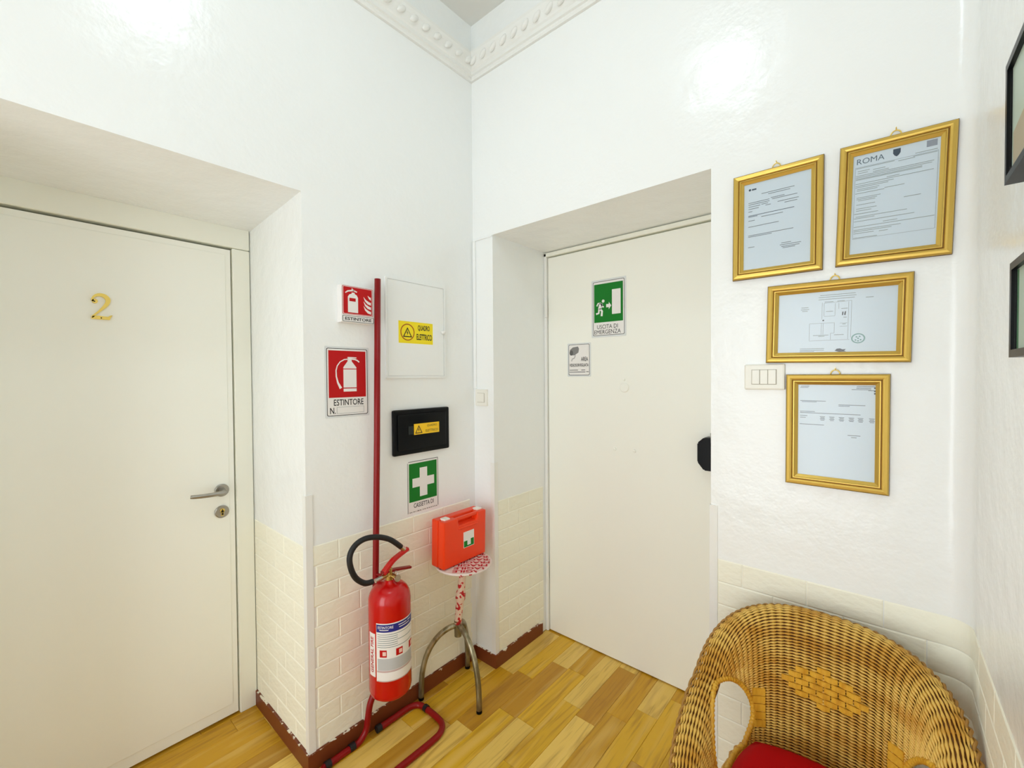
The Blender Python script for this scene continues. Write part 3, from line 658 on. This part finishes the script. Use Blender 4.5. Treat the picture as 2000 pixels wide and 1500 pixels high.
t, pp = gold_frame(((1538, 733), (1739, 732), (1734, 967), (1534, 940)), FW, FH-.002, 'upright gold frame with a sparsely typed document, hung beneath the floor plan')
U4 = lambda x, y: ((x-215)/900*(FW-.056)-(FW-.056)/2, (FH-.056)/2-(y-195)/1080*(FH-.056))
ink(pp, [(258, 360, 225), (250, 350, 240), (905, 1100, 225), (900, 1060, 243), (850, 1060, 258), (1030, 1100, 268), (250, 560, 395), (270, 450, 407), (705, 1000, 432), (705, 830, 446), (250, 430, 520), (250, 950, 536), (250, 340, 570), (250, 320, 592), (245, 540, 670), (810, 950, 770), (850, 910, 792)]
    + [(a-(22 if r % 2 else 30), a+(24 if r % 2 else 30), 575+13*r) for a in (520, 630, 740, 850, 950, 1070) for r in range(4)], INK, .0017, U4)
obj('margin_mark', P(NP, NQ, *[[U4(1090, y), U4(1112, y), U4(1112, y+16), U4(1090, y+16)] for y in (232, 265, 292)]), INKB, pp)

# ------------------------------------------------------------------ black box frames on the right wall
def black_frame(y0, y1, z0, z1, label, kind):
    w, h = y1-y0, z1-z0; t = empty('box_frame', frameC((y0+y1)/2, (z0+z1)/2, W), label, 'picture frame', 'black box frames on the right wall')
    bm = ring(bmesh.new(), rect(-w/2, w/2, -h/2, h/2), rect(-w/2+.011, w/2-.011, -h/2+.011, h/2-.011), 0, .030)
    obj('frame', bm, BLACK, t)
    pc = obj('picture', P(.004, .024, rect(-w/2+.011, w/2-.011, -h/2+.011, h/2-.011)), mat('picture_pale_green', (196, 214, 200), .5), t)
    if kind: obj('picture_block', P(.024, .0243, [(-w/2+.02, -h/2+.012), (.01, -h/2+.012), (.01, -.02), (-.01, -.012), (-w/2+.02, -.02)]), mat('picture_beige', (190, 178, 150), .6), pc)
    else: obj('picture_block', P(.024, .0243, [(-w/2+.012, -h/2+.012), (-w/2+.022, -h/2+.012), (-w/2+.022, h/2-.012), (-w/2+.012, h/2-.012)]), mat('picture_green', (70, 120, 84), .6), pc)
    obj('glass', P(.0255, .0265, rect(-w/2+.0112, w/2-.0112, -h/2+.0112, h/2-.0112)), GLASS, t)
black_frame(-.72, -.535, 1.742, 1.925, 'black box frame with a beige house picture, upper one on the right wall', 1)
black_frame(-.74, -.580, 1.473, 1.612, 'smaller black box frame with a pale green picture, below another', 0)

# ------------------------------------------------------------------ extinguisher stand
PXX, PYY = .036, -.594
t = empty('extinguisher_stand', Matrix.Translation((0, 0, 0)), 'tall dark red tubular extinguisher stand with looped base and black rings', 'stand')
r_ = .0125
q = lambda a, b_: at(a, b_, 'z', r_)
pole = [(.034, -.573, 1.85), (.034, -.585, 1.2), (.034, -.600, .60), (.034, -.606, .28)] + list(spline([(.034, -.606, .24), (.034, -.612, .18), (.034, -.632, .135), (.034, -.642, .085), (.034, -.652, .04), (.034, -.685, r_), (.034, -.74, r_), (.036, -.80, r_)], 6))
obj('pole', TU(pole, r_, 16), DARKRED, t, smooth=True)
loop = spline([(.034, -.585, r_), (.034, -.53, r_), (.034, -.47, r_), (.038, -.435, r_), (.058, -.408, r_), (.10, -.402, r_), (.17, -.402, r_), (.215, -.412, r_), (.243, -.445, r_), (.250, -.50, r_), (.250, -.62, r_), (.250, -.74, r_), (.242, -.80, r_), (.215, -.832, r_), (.17, -.84, r_), (.09, -.84, r_), (.055, -.835, r_), (.038, -.825, r_), (.036, -.812, r_)], 7)
obj('base_loop', TU(loop, r_, 16), DARKRED, t, smooth=True)
def ringat(a, b_, wd): obj('rubber_ring', TU([a, b_], r_+.002, 16), RUBBER, t)
ringat((.034, -.604, r_+.002), (.034, -.584, r_+.002), 1); ringat((.088, -.402, r_+.002), (.106, -.402, r_+.002), 1); ringat((.034, -.70, r_+.002), (.034, -.722, r_+.002), 1); ringat((.036, -.798, r_+.002), (.036, -.82, r_+.002), 1)
obj('hook', TU([(.036, -.60, .655), (.07, -.60, .66), (.085, -.60, .675)], .005, 8), DARKRED, t)

# ------------------------------------------------------------------ fire extinguisher
EX, EY, EZ0 = .130, -.598, .225
RB = .0805
t = empty('fire_extinguisher', Matrix.Translation((EX, EY, EZ0)), 'red cylindrical fire extinguisher with black hose hanging on the stand', 'fire extinguisher')
prof = [(0, .006), (.05, .004), (.068, 0), (.077, .008), (RB, .022), (RB, .36)] + [(RB*cos(a)*.62+RB*.38, .36+.062*sin(a)) for a in [radians(90*i/8) for i in range(1, 8)]] + [(.030, .423), (.020, .428), (.017, .436), (0, .436)]
obj('cylinder', LA(prof, k=48), RED, t, smooth=True)
def wrap(name, a0, a1, z0, z1, dr, m, par, n=24):
    bm = bmesh.new(); rows = []
    for i in range(n+1):
        a = radians(a0+(a1-a0)*i/n); rows.append([bm.verts.new(((RB+dr)*cos(a), (RB+dr)*sin(a), z)) for z in (z0, z1)])
    for i in range(n): bm.faces.new((rows[i][0], rows[i+1][0], rows[i+1][1], rows[i][1]))
    return obj(name, bm, m, par, smooth=True)
# angle of the camera as seen from the cylinder
AC = math.degrees(math.atan2(CAM.y-EY, CAM.x-EX))
lab = wrap('instruction_label', AC-38, AC+80, .085, .305, .0006, SIGNW, t)
lab['label'] = 'white printed label with blue header'
BLUEH = mat('label_blue', (26, 34, 130), .4)
wrap('blue_header', AC-37, AC+79, .272, .301, .001, BLUEH, lab)
def wtext(body, a_mid, zc, w, h, m, par, dr=.0012, rot=0, bold=.01):
    bm = text_bm(body, w, h, 0, 0, 0, 0, bold, rot)
    for v in bm.verts:
        a = radians(a_mid)+v.co.x/RB; v.co = ((RB+dr)*cos(a), (RB+dr)*sin(a), zc+v.co.y)
    return obj('lettering', bm, m, par)
wtext('ESTINTORE', AC-12, .290, .058, .010, SIGNW, lab)
for z_, a_, b_ in ((.291, 22, 48), (.291, 52, 66), (.282, 24, 60), (.279, -28, -4)): wrap('label_line', AC+a_, AC+b_, z_, z_+.003, .0013, SIGNW, lab, 6)
for i, z in enumerate([.262-.008*k for k in range(7)]): wrap('label_line', AC-34, AC+(20 if i % 3 else 70), z, z+.0025, .001, mat('pale_ink'), lab, 10)
for k, a in enumerate((-28, 15, 58)): wrap('use_pictogram', AC+a, AC+a+19, .178, .205, .001, SIGNRED, lab, 6); wrap('pictogram_figure', AC+a+8, AC+a+17, .184, .199, .0014, mat('sign_pale_pink', (236, 200, 190), .5), lab, 5)
wrap('label_print', AC-34, AC+74, .128, .172, .001, mat('label_grey', (186, 188, 190), .5), lab)
for z in (.0865, .121, .1245): wrap('label_rule', AC-36, AC+79, z, z+.0015, .001, mat('label_maroon', (150, 60, 60), .5), lab)
lab2 = wrap('maker_label', AC-66, AC-42, .098, .262, .0006, SIGNW, t, 8)
wtext('GENERAL FIRE', AC-54, .180, .135, .016, SIGNRED, lab2, rot=pi/2, bold=.02)
def E(px, py, x=EX): v = at(px, py, 'x', x); return (v.x-EX, v.y-EY, v.z-EZ0)
vb = obj('valve', join(LA([(.016, .436), (.016, .452), (.012, .455), (.012, .478), (0, .478)], k=16), TU([(0, -.006, .458), (0, -.040, .452)], .0085, 12), TU([(0.004, .004, .452), (.034, .012, .446)], .009, 12)), mat('brass_valve', (190, 160, 96), .3, metal=1), t)
obj('pressure_gauge', LA([(.013, 0), (.013, .006), (0, .006)], (.034, .012, .446), 'x', 16), SILVER, vb)
ring_ = [Vector((.016+.014*cos(a), .020, .450+.016*sin(a))) for a in [2*pi*i/16 for i in range(17)]]
obj('pin_ring', TU(ring_, .0014, 6), SILVER, t)
def bar(p0, p1, p2, w0, w1, th):
    bm = bmesh.new(); pts = spline([p0, p1, p2], 6); n = len(pts); rows = []
    for i, p in enumerate(pts):
        d = (pts[min(i+1, n-1)]-pts[max(i-1, 0)]).normalized(); s = Vector((1, 0, 0)); nn = d.cross(s).normalized(); w_ = w0+(w1-w0)*i/(n-1)
        rows.append([bm.verts.new(p+s*a*w_/2+nn*b_*th/2) for a, b_ in ((-1, -1), (1, -1), (1, 1), (-1, 1))])
    for i in range(n-1):
        for j in range(4): bm.faces.new((rows[i][j], rows[i][(j+1) % 4], rows[i+1][(j+1) % 4], rows[i+1][j]))
    bm.faces.new(rows[0][::-1]); bm.faces.new(rows[-1]); bmesh.ops.bevel(bm, geom=bm.edges[:], offset=.0015, segments=1, affect='EDGES')
    return bm
obj('squeeze_lever', bar(E(748, 1121), E(768, 1094), E(797, 1071), .026, .016, .014), RED, t)
obj('carry_handle', bar(E(746, 1119), E(772, 1112), E(802, 1107), .024, .016, .009), DARKRED, t)
hp = spline([E(728, 1136, EX), E(712, 1139, EX), E(694, 1128, EX), E(684, 1105, EX), E(684, 1083, EX), E(695, 1064, EX), E(714, 1052, EX), E(738, 1049, EX), E(762, 1054, EX), E(783, 1068, EX)], 6)
obj('hose', TU(hp, .0105, 14), RUBBER, t, smooth=True)
obj('hose_collar', TU([E(733, 1135), E(746, 1128)], .0085, 14), SILVER, t)
obj('hose_nozzle', TU([E(782, 1067), E(789, 1073)], .0102, 14), SILVER, t)

# ------------------------------------------------------------------ tripod stool with taped top
SC = Vector((.138, -.212, 0)); HUB = Vector((.118, -.232, .30))
t = empty('tripod_stool', Matrix.Translation(SC), 'low tarnished tube tripod stool with top wrapped in FRAGILE tape', 'stool')
for f in ((.024, -.372), (.278, -.258), (.030, -.092)):
    foot = Vector((*f, 0)); d = foot-Vector((HUB.x, HUB.y, 0)); pts = []
    for i in range(19):
        a = radians(90*i/18); pts.append(Vector((HUB.x, HUB.y, 0))+d*(sin(a)**1.05)+Vector((0, 0, .012+.30*cos(a)**.75))-SC)
    l = obj('leg', TU(pts, .0122, 12), OLDCHROME, t, smooth=True)
    obj('foot_cap', TU([pts[-1]-Vector((0, 0, .004)), pts[-1]-Vector((0, 0, .0118))], .0128, 12), BLACK, l)
obj('hub', LA([(.017, .262), (.017, .335), (0, .335)], HUB-SC-Vector((0, 0, .30)), k=16), OLDCHROME, t)
pp_ = [HUB-SC+Vector((.0, 0, .02)) + (Vector((0, 0, .592))-(HUB-SC+Vector((0, 0, .02))))*i/14 for i in range(15)]
obj('taped_post', TU(pp_, [.015+.004*random.random()+(.006 if i in (6, 7) else 0) for i in range(15)], 12), TAPE, t, smooth=True)
top = obj('seat_top', LA([(.10, -.006), (.127, -.006), (.131, -.003), (.131, .001), (.129, .004), (0, .004)], (0, 0, .600), k=40), mat('white_tape', (226, 214, 206), .35), t)
ang = math.atan2(.652, .759)
TOPZ = .6042
bms = []
for k in range(-3, 5):
    off = -.012+.0300*k; half = sqrt(max(.126**2-off*off, 0))
    if half < .03: continue
    bmx = text_bm('FRAGILE', .168, .0235, 0, 0, 0, 0, .035, pi)
    bmy = text_bm('FRAGILE', .168, .0235, 0, 0, 0, 0, .035, pi)
    sh = random.uniform(.02, .05)
    for b_, s in ((bmx, sh), (bmy, sh-.20)):
        bmesh.ops.translate(b_, vec=(s, off, 0), verts=b_.verts)
        for no, co in (((1, 0, 0), half-.004), ((-1, 0, 0), half-.004)):
            bmesh.ops.bisect_plane(b_, geom=b_.verts[:]+b_.edges[:]+b_.faces[:], plane_co=Vector(no)*co, plane_no=no, clear_outer=True)
        for v in b_.verts: v.co = (v.co.x*cos(ang)-v.co.y*sin(ang), v.co.x*sin(ang)+v.co.y*cos(ang), TOPZ)
    bms += [bmx, bmy]
obj('tape_lettering', join(*bms), mat('tape_red_print', (186, 18, 40), .4), top)
dl = bmesh.new()
for i in range(22):
    a0 = 2*pi*i/22; a1 = a0+.16
    if random.random() < .55: continue
    a1 = a0+random.uniform(.05, .16)
    vs4 = [dl.verts.new((.1316*cos(a), .1316*sin(a), z)) for a, z in ((a0, .5965), (a1, .5965), (a1, .6012), (a0, .6012))]; dl.faces.new(vs4)
tag(obj('tape_edge_print', dl, mat('tape_red_print'), top), kind='stuff')

# ------------------------------------------------------------------ first aid case
t = empty('first_aid_case', Matrix.Translation((.108, -.207, .6045)), 'orange plastic first aid case with white latches standing on the stool', 'first aid case')
CL, CH = .132, .212
def half(x0, x1, outl, r=.006):
    bm = bmesh.new(); a = [bm.verts.new((x0, y, z)) for y, z in outl]; b_ = [bm.verts.new((x1, y, z)) for y, z in outl]; k = len(outl)
    bm.faces.new(a[::-1]); bm.faces.new(b_)
    for i in range(k): bm.faces.new((a[i], a[(i+1) % k], b_[(i+1) % k], b_[i]))
    bmesh.ops.recalc_face_normals(bm, faces=bm.faces)
    bmesh.ops.bevel(bm, geom=[e for e in bm.edges if len(e.link_faces) == 2], offset=r, segments=2, affect='EDGES', profile=.6); return bm
obj('back_shell', half(-.043, -.001, [(-CL, .004), (CL-.006, .004), (CL, CH), (-CL+.004, CH)]), ORANGE, t)
obj('front_shell', half(.001, .042, [(-CL, .004), (CL-.006, .004), (CL, CH-.002), (.080, CH-.002), (.072, CH-.036), (-.040, CH-.036), (-.048, CH-.002), (-CL+.004, CH-.002)]), ORANGE, t)
obj('handle', BV(.003, 2, (.022, .036, -.054, .084, CH-.014, CH-.001)), ORANGE, t)
obj('handle_ledge', BV(.003, 1, (.040, .0455, -.046, .078, CH-.056, CH-.046)), ORANGE, t)
for y in (-.092, .108): obj('latch', BV(.003, 2, (-.010, .022, y-.016, y+.016, CH-.006, CH+.005)), PLASTICW, t)
for y in (-.10, .09): obj('hinge_foot', BV(.003, 1, (-.020, .020, y-.015, y+.015, 0, .008)), ORANGE, t)
st = obj('sticker', P(.042, .0426, rect(-.033, .033, -.036, .036)), SIGNW, t); st.matrix_local = Matrix.Translation((0, .018, .102)) @ Matrix(((0, 0, 1), (1, 0, 0), (0, 1, 0))).to_4x4()
st['label'] = 'white and green cross sticker'
obj('green_patch', P(.0426, .043, rect(-.031, -.010, -.034, -.006), rect(.012, .031, -.034, -.002), rect(-.010, .012, -.034, -.028)), SIGNGREEN, st)

# ------------------------------------------------------------------ wicker armchair
t = empty('wicker_armchair', Matrix.Translation((1.470, -.297, 0)) @ Matrix.Rotation(-.024, 4, 'Z'), 'golden woven rattan tub armchair with oval arm openings', 'armchair')
CA, CB_, CBF, CPW = .276, .238, .363, .816
TMAX = 2.42
def rim(th):
    s, c = sin(th), cos(th); X = math.copysign(abs(s)**(CPW if c > 0 else CPW*.5), s)*CA
    Y = (CB_ if c > 0 else CBF)*math.copysign(abs(c)**CPW, c)
    Z = .600+.167*c-.052*(c*c-c)*(c > 0)
    return Vector((X, Y, Z))
def rimn(th):
    a, b_ = rim(th-.02), rim(th+.02); d = Vector((b_.x-a.x, b_.y-a.y, 0)).normalized(); return Vector((d.y, -d.x, 0))*-1
SEAT = .395
VP = [(0, 0.0, 0.0), (.06, .016, .010), (.14, .038, .010), (.24, .060, -.004), (.34, .072, .10), (1, .088, 1.0)]
def prof_at(v):
    for i in range(len(VP)-1):
        if v <= VP[i+1][0]: break
    return i, (v-VP[i][0])/(VP[i+1][0]-VP[i][0])
def surf(th, v, off=0.0):
    R0 = rim(th); n = rimn(th)          # n points outward
    def base(v):
        zr = R0.z; hgt = zr-SEAT
        pts = [(0, 0, zr), (.07, .020, zr+.010), (.15, .042, zr+.006), (.24, .060, zr-.018), (.36, .073, zr-.075 if hgt > .16 else zr-.4*hgt), (1, .088, SEAT)]
        for i in range(len(pts)-1):
            if v <= pts[i+1][0]+1e-9: break
        t_ = (v-pts[i][0])/(pts[i+1][0]-pts[i][0]); a = pts[max(i-1, 0)]; b_ = pts[i]; c_ = pts[i+1]; d_ = pts[min(i+2, len(pts)-1)]
        def H(k):
            m0 = (c_[k]-a[k])/(c_[0]-a[0]) if i > 0 else (c_[k]-b_[k])/(c_[0]-b_[0]); m1 = (d_[k]-b_[k])/(d_[0]-b_[0]) if i < len(pts)-2 else (c_[k]-b_[k])/(c_[0]-b_[0])
            dx = c_[0]-b_[0]; return (2*t_**3-3*t_**2+1)*b_[k]+(t_**3-2*t_**2+t_)*dx*m0+(-2*t_**3+3*t_**2)*c_[k]+(t_**3-t_**2)*dx*m1
        return H(1), H(2)
    i0, z0 = base(v); i1, z1 = base(min(v+.02, 1)); i2, z2 = base(max(v-.02, 0))
    nn = Vector((z2-z1, i2-i1)); nn = Vector((-(z2-z1), -(i1-i2))) if nn.length else nn
    dz, di = z1-z2, i1-i2
    no = Vector((di, dz)); L_ = no.length or 1
    # normal towards the sitter / up: in (inset, z) plane
    ni, nz = -dz/L_, di/L_
    return Vector((R0.x, R0.y, 0))-n*(i0+ni*off)+Vector((0, 0, z0+nz*off))
HY, HZ, HA, HBv, HS = .000, .474, .112, .124, .16     # arm opening: centre Y, centre Z, half widths
def inhole(p, g=0):
    if abs(p.x) < .12 or abs(p.x) > .2195: return False
    e = ((p.y-HY)/(HA+g))**2+((p.z-HS*(p.y-HY)-HZ)/(HBv+g))**2
    return e < 1
NST = 60; PER = 4
_t = [-TMAX+2*TMAX*i/400 for i in range(401)]; _l = [0]
for i in range(400):
    _a, _b = rim(_t[i]), rim(_t[i+1]); _l.append(_l[-1]+(Vector((_a.x, _a.y))-Vector((_b.x, _b.y))).length)
def even_th(f):       # fraction of the rim length -> angle
    s_ = max(0, min(1, f))*_l[-1]; i = 0
    while i < 399 and _l[i+1] < s_: i += 1
    return _t[i]+(_t[i+1]-_t[i])*(s_-_l[i])/(_l[i+1]-_l[i]+1e-9)
THS = [even_th(i/(NST*PER)) for i in range(NST*PER+1)]
DIA = lambda p: p.y > .08 and abs(p.x)/.118+abs(p.z-.572)/.062 < 1
def weave(v0, v1, nrow, fun, th0, th1, nst, name, rad=.0030, amp=.0013, closed=False, hole=True, par=t):
    bm = bmesh.new(); nseg = nst*PER
    for r in range(nrow+1):
        v = v0+(v1-v0)*r/nrow; run = []
        def flush(run):
            if len(run) > 2: tube(bm, [q_[0] for q_ in run], [q_[1] for q_ in run], 4, caps=False)
        for i in range(nseg+1):
            th = THS[i]
            ph = 2*pi*(i/PER)
            p = fun(th, v, amp*cos(ph)+random.uniform(-.0004, .0004))
            if (hole and inhole(p)): flush(run); run = []
            else: run.append((p, rad+.0009*cos(ph)+random.uniform(-.0002, .0002)))
        flush(run)
    o = obj(name, bm, WICKER, par, smooth=True); o['kind'] = 'stuff'; return o
# reparametrise v so that rows are evenly spaced along the back profile
def evenv(th, n):
    vs_ = [i/200 for i in range(201)]; ps = [surf(th, v) for v in vs_]; L_ = [0]
    for i in range(200): L_.append(L_[-1]+(ps[i+1]-ps[i]).length)
    out = []; j = 0
    for k in range(n+1):
        s = L_[-1]*k/n
        while j < 199 and L_[j+1] < s: j += 1
        out.append(vs_[j]+(s-L_[j])/(L_[j+1]-L_[j]+1e-9)/200)
    return out
NR = 54
EV = evenv(0, NR)
def fshell(th, v, off): return surf(th, EV[min(NR, int(round(v*NR)))], off)
shell = weave(0, 1, NR, fshell, -TMAX, TMAX, NST, 'woven_shell')
# stakes behind the weft
bm = bmesh.new()
for i in range(NST+1):
    th = THS[i*PER]; run = []
    for k in range(41):
        p = surf(th, k/40, -.0022)
        if inhole(p, .004):
            if len(run) > 2: tube(bm, run, .0026, 5, caps=False)
            run = []
        else: run.append(p)
    if len(run) > 2: tube(bm, run, .0026, 5, caps=False)
o = obj('stakes', bm, WICKERD, t, smooth=True); o['kind'] = 'stuff'
# added dark sheet behind the weave, painting shade into its gaps
bm = bmesh.new(); G = {}
nI, nJ = 120, 40
for i in range(nI+1):
    for j in range(nJ+1):
        G[i, j] = surf(-TMAX+2*TMAX*i/nI, j/nJ, -.0060)
VV = {k: bm.verts.new(p) for k, p in G.items()}
for i in range(nI):
    for j in range(nJ):
        c = (G[i, j]+G[i+1, j+1])/2
        if not inhole(c, .006): bm.faces.new((VV[i, j], VV[i+1, j], VV[i+1, j+1], VV[i, j+1]))
for v in [v for v in bm.verts if not v.link_faces]: bm.verts.remove(v)
o = obj('weave_shade_backing', bm, WICKERD, t, smooth=True)
o.modifiers.new('thickness', 'SOLIDIFY').thickness = .002
# braided rim: two twisted strands
for s in (0, 1):
    pts = []
    n = 420
    for i in range(n+1):
        th = -TMAX+2*TMAX*i/n; p = rim(th); nn_ = rimn(th); a = i*.55+pi*s
        pts.append(p+nn_*(.004+.0042*cos(a))+Vector((0, 0, -.002+.0042*sin(a))))
    obj('rim_braid', TU(pts, .0036, 6), mat('rattan_dark_braid', (160, 116, 48), .5), t, smooth=True)
# wrapped border of each arm opening
for s in (-1, 1):
    pts = []
    ths = [s*(.7+1.2*i/300) for i in range(301)]
    def ontheta(Y, z):
        # point of the inner wall with this Y and z on side s
        best = None
        for th in ths:
            zr = rim(th).z
            lo, hi = 0.0, 1.0
            for _ in range(18):
                mid = (lo+hi)/2
                if surf(th, mid).z > z: lo = mid
                else: hi = mid
            p = surf(th, (lo+hi)/2)
            if best is None or abs(p.y-Y) < abs(best.y-Y): best = p
        return best
    for k in range(41):
        a = 2*pi*k/40
        pts.append(ontheta(HY+HA*cos(a), max(SEAT+.004, HZ+HBv*sin(a)+HS*HA*cos(a))))
    pts[-1] = pts[0].copy()
    sp_ = spline(pts, 6)
    rad = [.0068+.0012*sin(i*1.9) for i in range(len(sp_))]
    obj('opening_border', TU(sp_, rad, 8), RATBAND, t, smooth=True)
# diamond of flat bands in the middle of the back
nb = 7; dz = .0158
for r in range(nb):
    zc = .602+(r-(nb-1)/2)*dz; halfw = .100*(1-abs(r-(nb-1)/2)/((nb+1)/2)); bl = .032
    k0 = -(.5 if r % 2 else 0)*bl
    for kk in range(-5, 6):
        xc = k0+kk*bl
        if abs(xc) > halfw: continue
        bm = bmesh.new(); rows = []
        for i in range(7):
            X = xc+(i/6-.5)*bl*.92
            th = math.asin(max(-1, min(1, math.copysign((abs(X)/.20)**(1/CPW), X))))
            lo, hi = .1, 1.0
            for _ in range(16):
                mid = (lo+hi)/2
                if surf(th, mid).z > zc: lo = mid
                else: hi = mid
            p = surf(th, lo, .0040+.0045*sin(pi*i/6)); q2 = surf(th, lo, .0025)
            rows.append([bm.verts.new((X, p.y, p.z-dz*.43)), bm.verts.new((X, p.y, p.z+dz*.43)), bm.verts.new((X, q2.y, q2.z+dz*.43)), bm.verts.new((X, q2.y, q2.z-dz*.43))])
        for i in range(6):
            for j in range(4): bm.faces.new((rows[i][j], rows[i+1][j], rows[i+1][(j+1) % 4], rows[i][(j+1) % 4]))
        bm.faces.new(rows[0]); bm.faces.new(rows[-1][::-1])
        obj('flat_band', bm, RATBAND, t)
# flat wrappings beside the openings
for s in (-1, 1):
    for k in range(5):
        zc = .545-.022*k; bm = bmesh.new(); rows = []
        for i in range(6):
            th = s*(.60+.27*i/5); lo, hi = .1, 1.0
            for _ in range(16):
                mid = (lo+hi)/2
                if surf(th, mid).z > zc: lo = mid
                else: hi = mid
            p = surf(th, lo, .006); q2 = surf(th, lo, .002)
            rows.append([bm.verts.new((p.x, p.y, p.z-.010)), bm.verts.new((p.x, p.y, p.z+.010)), bm.verts.new((q2.x, q2.y, q2.z+.010)), bm.verts.new((q2.x, q2.y, q2.z-.010))])
        for i in range(5):
            for j in range(4): bm.faces.new((rows[i][j], rows[i+1][j], rows[i+1][(j+1) % 4], rows[i][(j+1) % 4]))
        bm.faces.new(rows[0]); bm.faces.new(rows[-1][::-1]); obj('flat_band', bm, RATBAND, t)
# seat deck and skirt down to the floor
def plan(th, ins):
    th2 = max(-TMAX, min(TMAX, th))
    R0 = rim(th2); return Vector((R0.x, R0.y, 0))-rimn(th2)*ins
outl = [plan(-TMAX+2*TMAX*i/60, .086) for i in range(61)]
bm = bmesh.new(); a = [bm.verts.new((p.x, p.y, SEAT)) for p in outl]; b_ = [bm.verts.new((p.x, p.y, SEAT-.02)) for p in outl]
bm.faces.new(a); bm.faces.new(b_[::-1])
for i in range(len(a)): bm.faces.new((a[i], a[(i+1) % len(a)], b_[(i+1) % len(a)], b_[i]))
obj('seat_deck', bm, RATBAND, t)
pl_ = [plan(-TMAX+2*TMAX*i/120, .080) for i in range(121)]
fr0, fr1 = pl_[-1], pl_[0]
pl_ += [fr0+(fr1-fr0)*i/26+Vector((0, -.03*sin(pi*i/26), 0)) for i in range(1, 27)]
bm = bmesh.new(); nrow = 44; cen = Vector((0, -.05, 0))
for r in range(nrow+1):
    z = .005+(SEAT-.005)*r/nrow; f = 1.10-.10*min(1, r/nrow*1.3); run = []
    for i, p in enumerate(pl_):
        wob = .003*cos(pi*i/2+pi*(r % 2)); dv = (p-cen); run.append(cen+dv*(f+wob/dv.length)+Vector((0, 0, z)))
    tube(bm, run, .0044, 4, caps=False)
o = obj('woven_skirt', bm, WICKER, t, smooth=True); o['kind'] = 'stuff'

# ------------------------------------------------------------------ cushion
bm = bmesh.new(); bmesh.ops.create_cube(bm, size=1); bmesh.ops.subdivide_edges(bm, edges=bm.edges[:], cuts=9, use_grid_fill=True)
for v in bm.verts:
    x, y, z = v.co*2
    fx, fy = 1-abs(x)**3.2, 1-abs(y)**3.2
    h = max(0, fx*fy)**.38
    x, y = x*sqrt(1-.32*y*y), y*sqrt(1-.32*x*x)
    e = 1-.12*(1-(abs(z)))
    v.co = (x*.170, y*.168, z*(.010+.0275*h))
cu = obj('seat_cushion', bm, REDCLOTH, None, smooth=True)
cu.location = (1.471, -.372, SEAT+.0375); cu.rotation_euler = (0, 0, .0)
tag(cu, 'plump plain red cloth cushion lying in the rattan armchair seat', 'cushion')
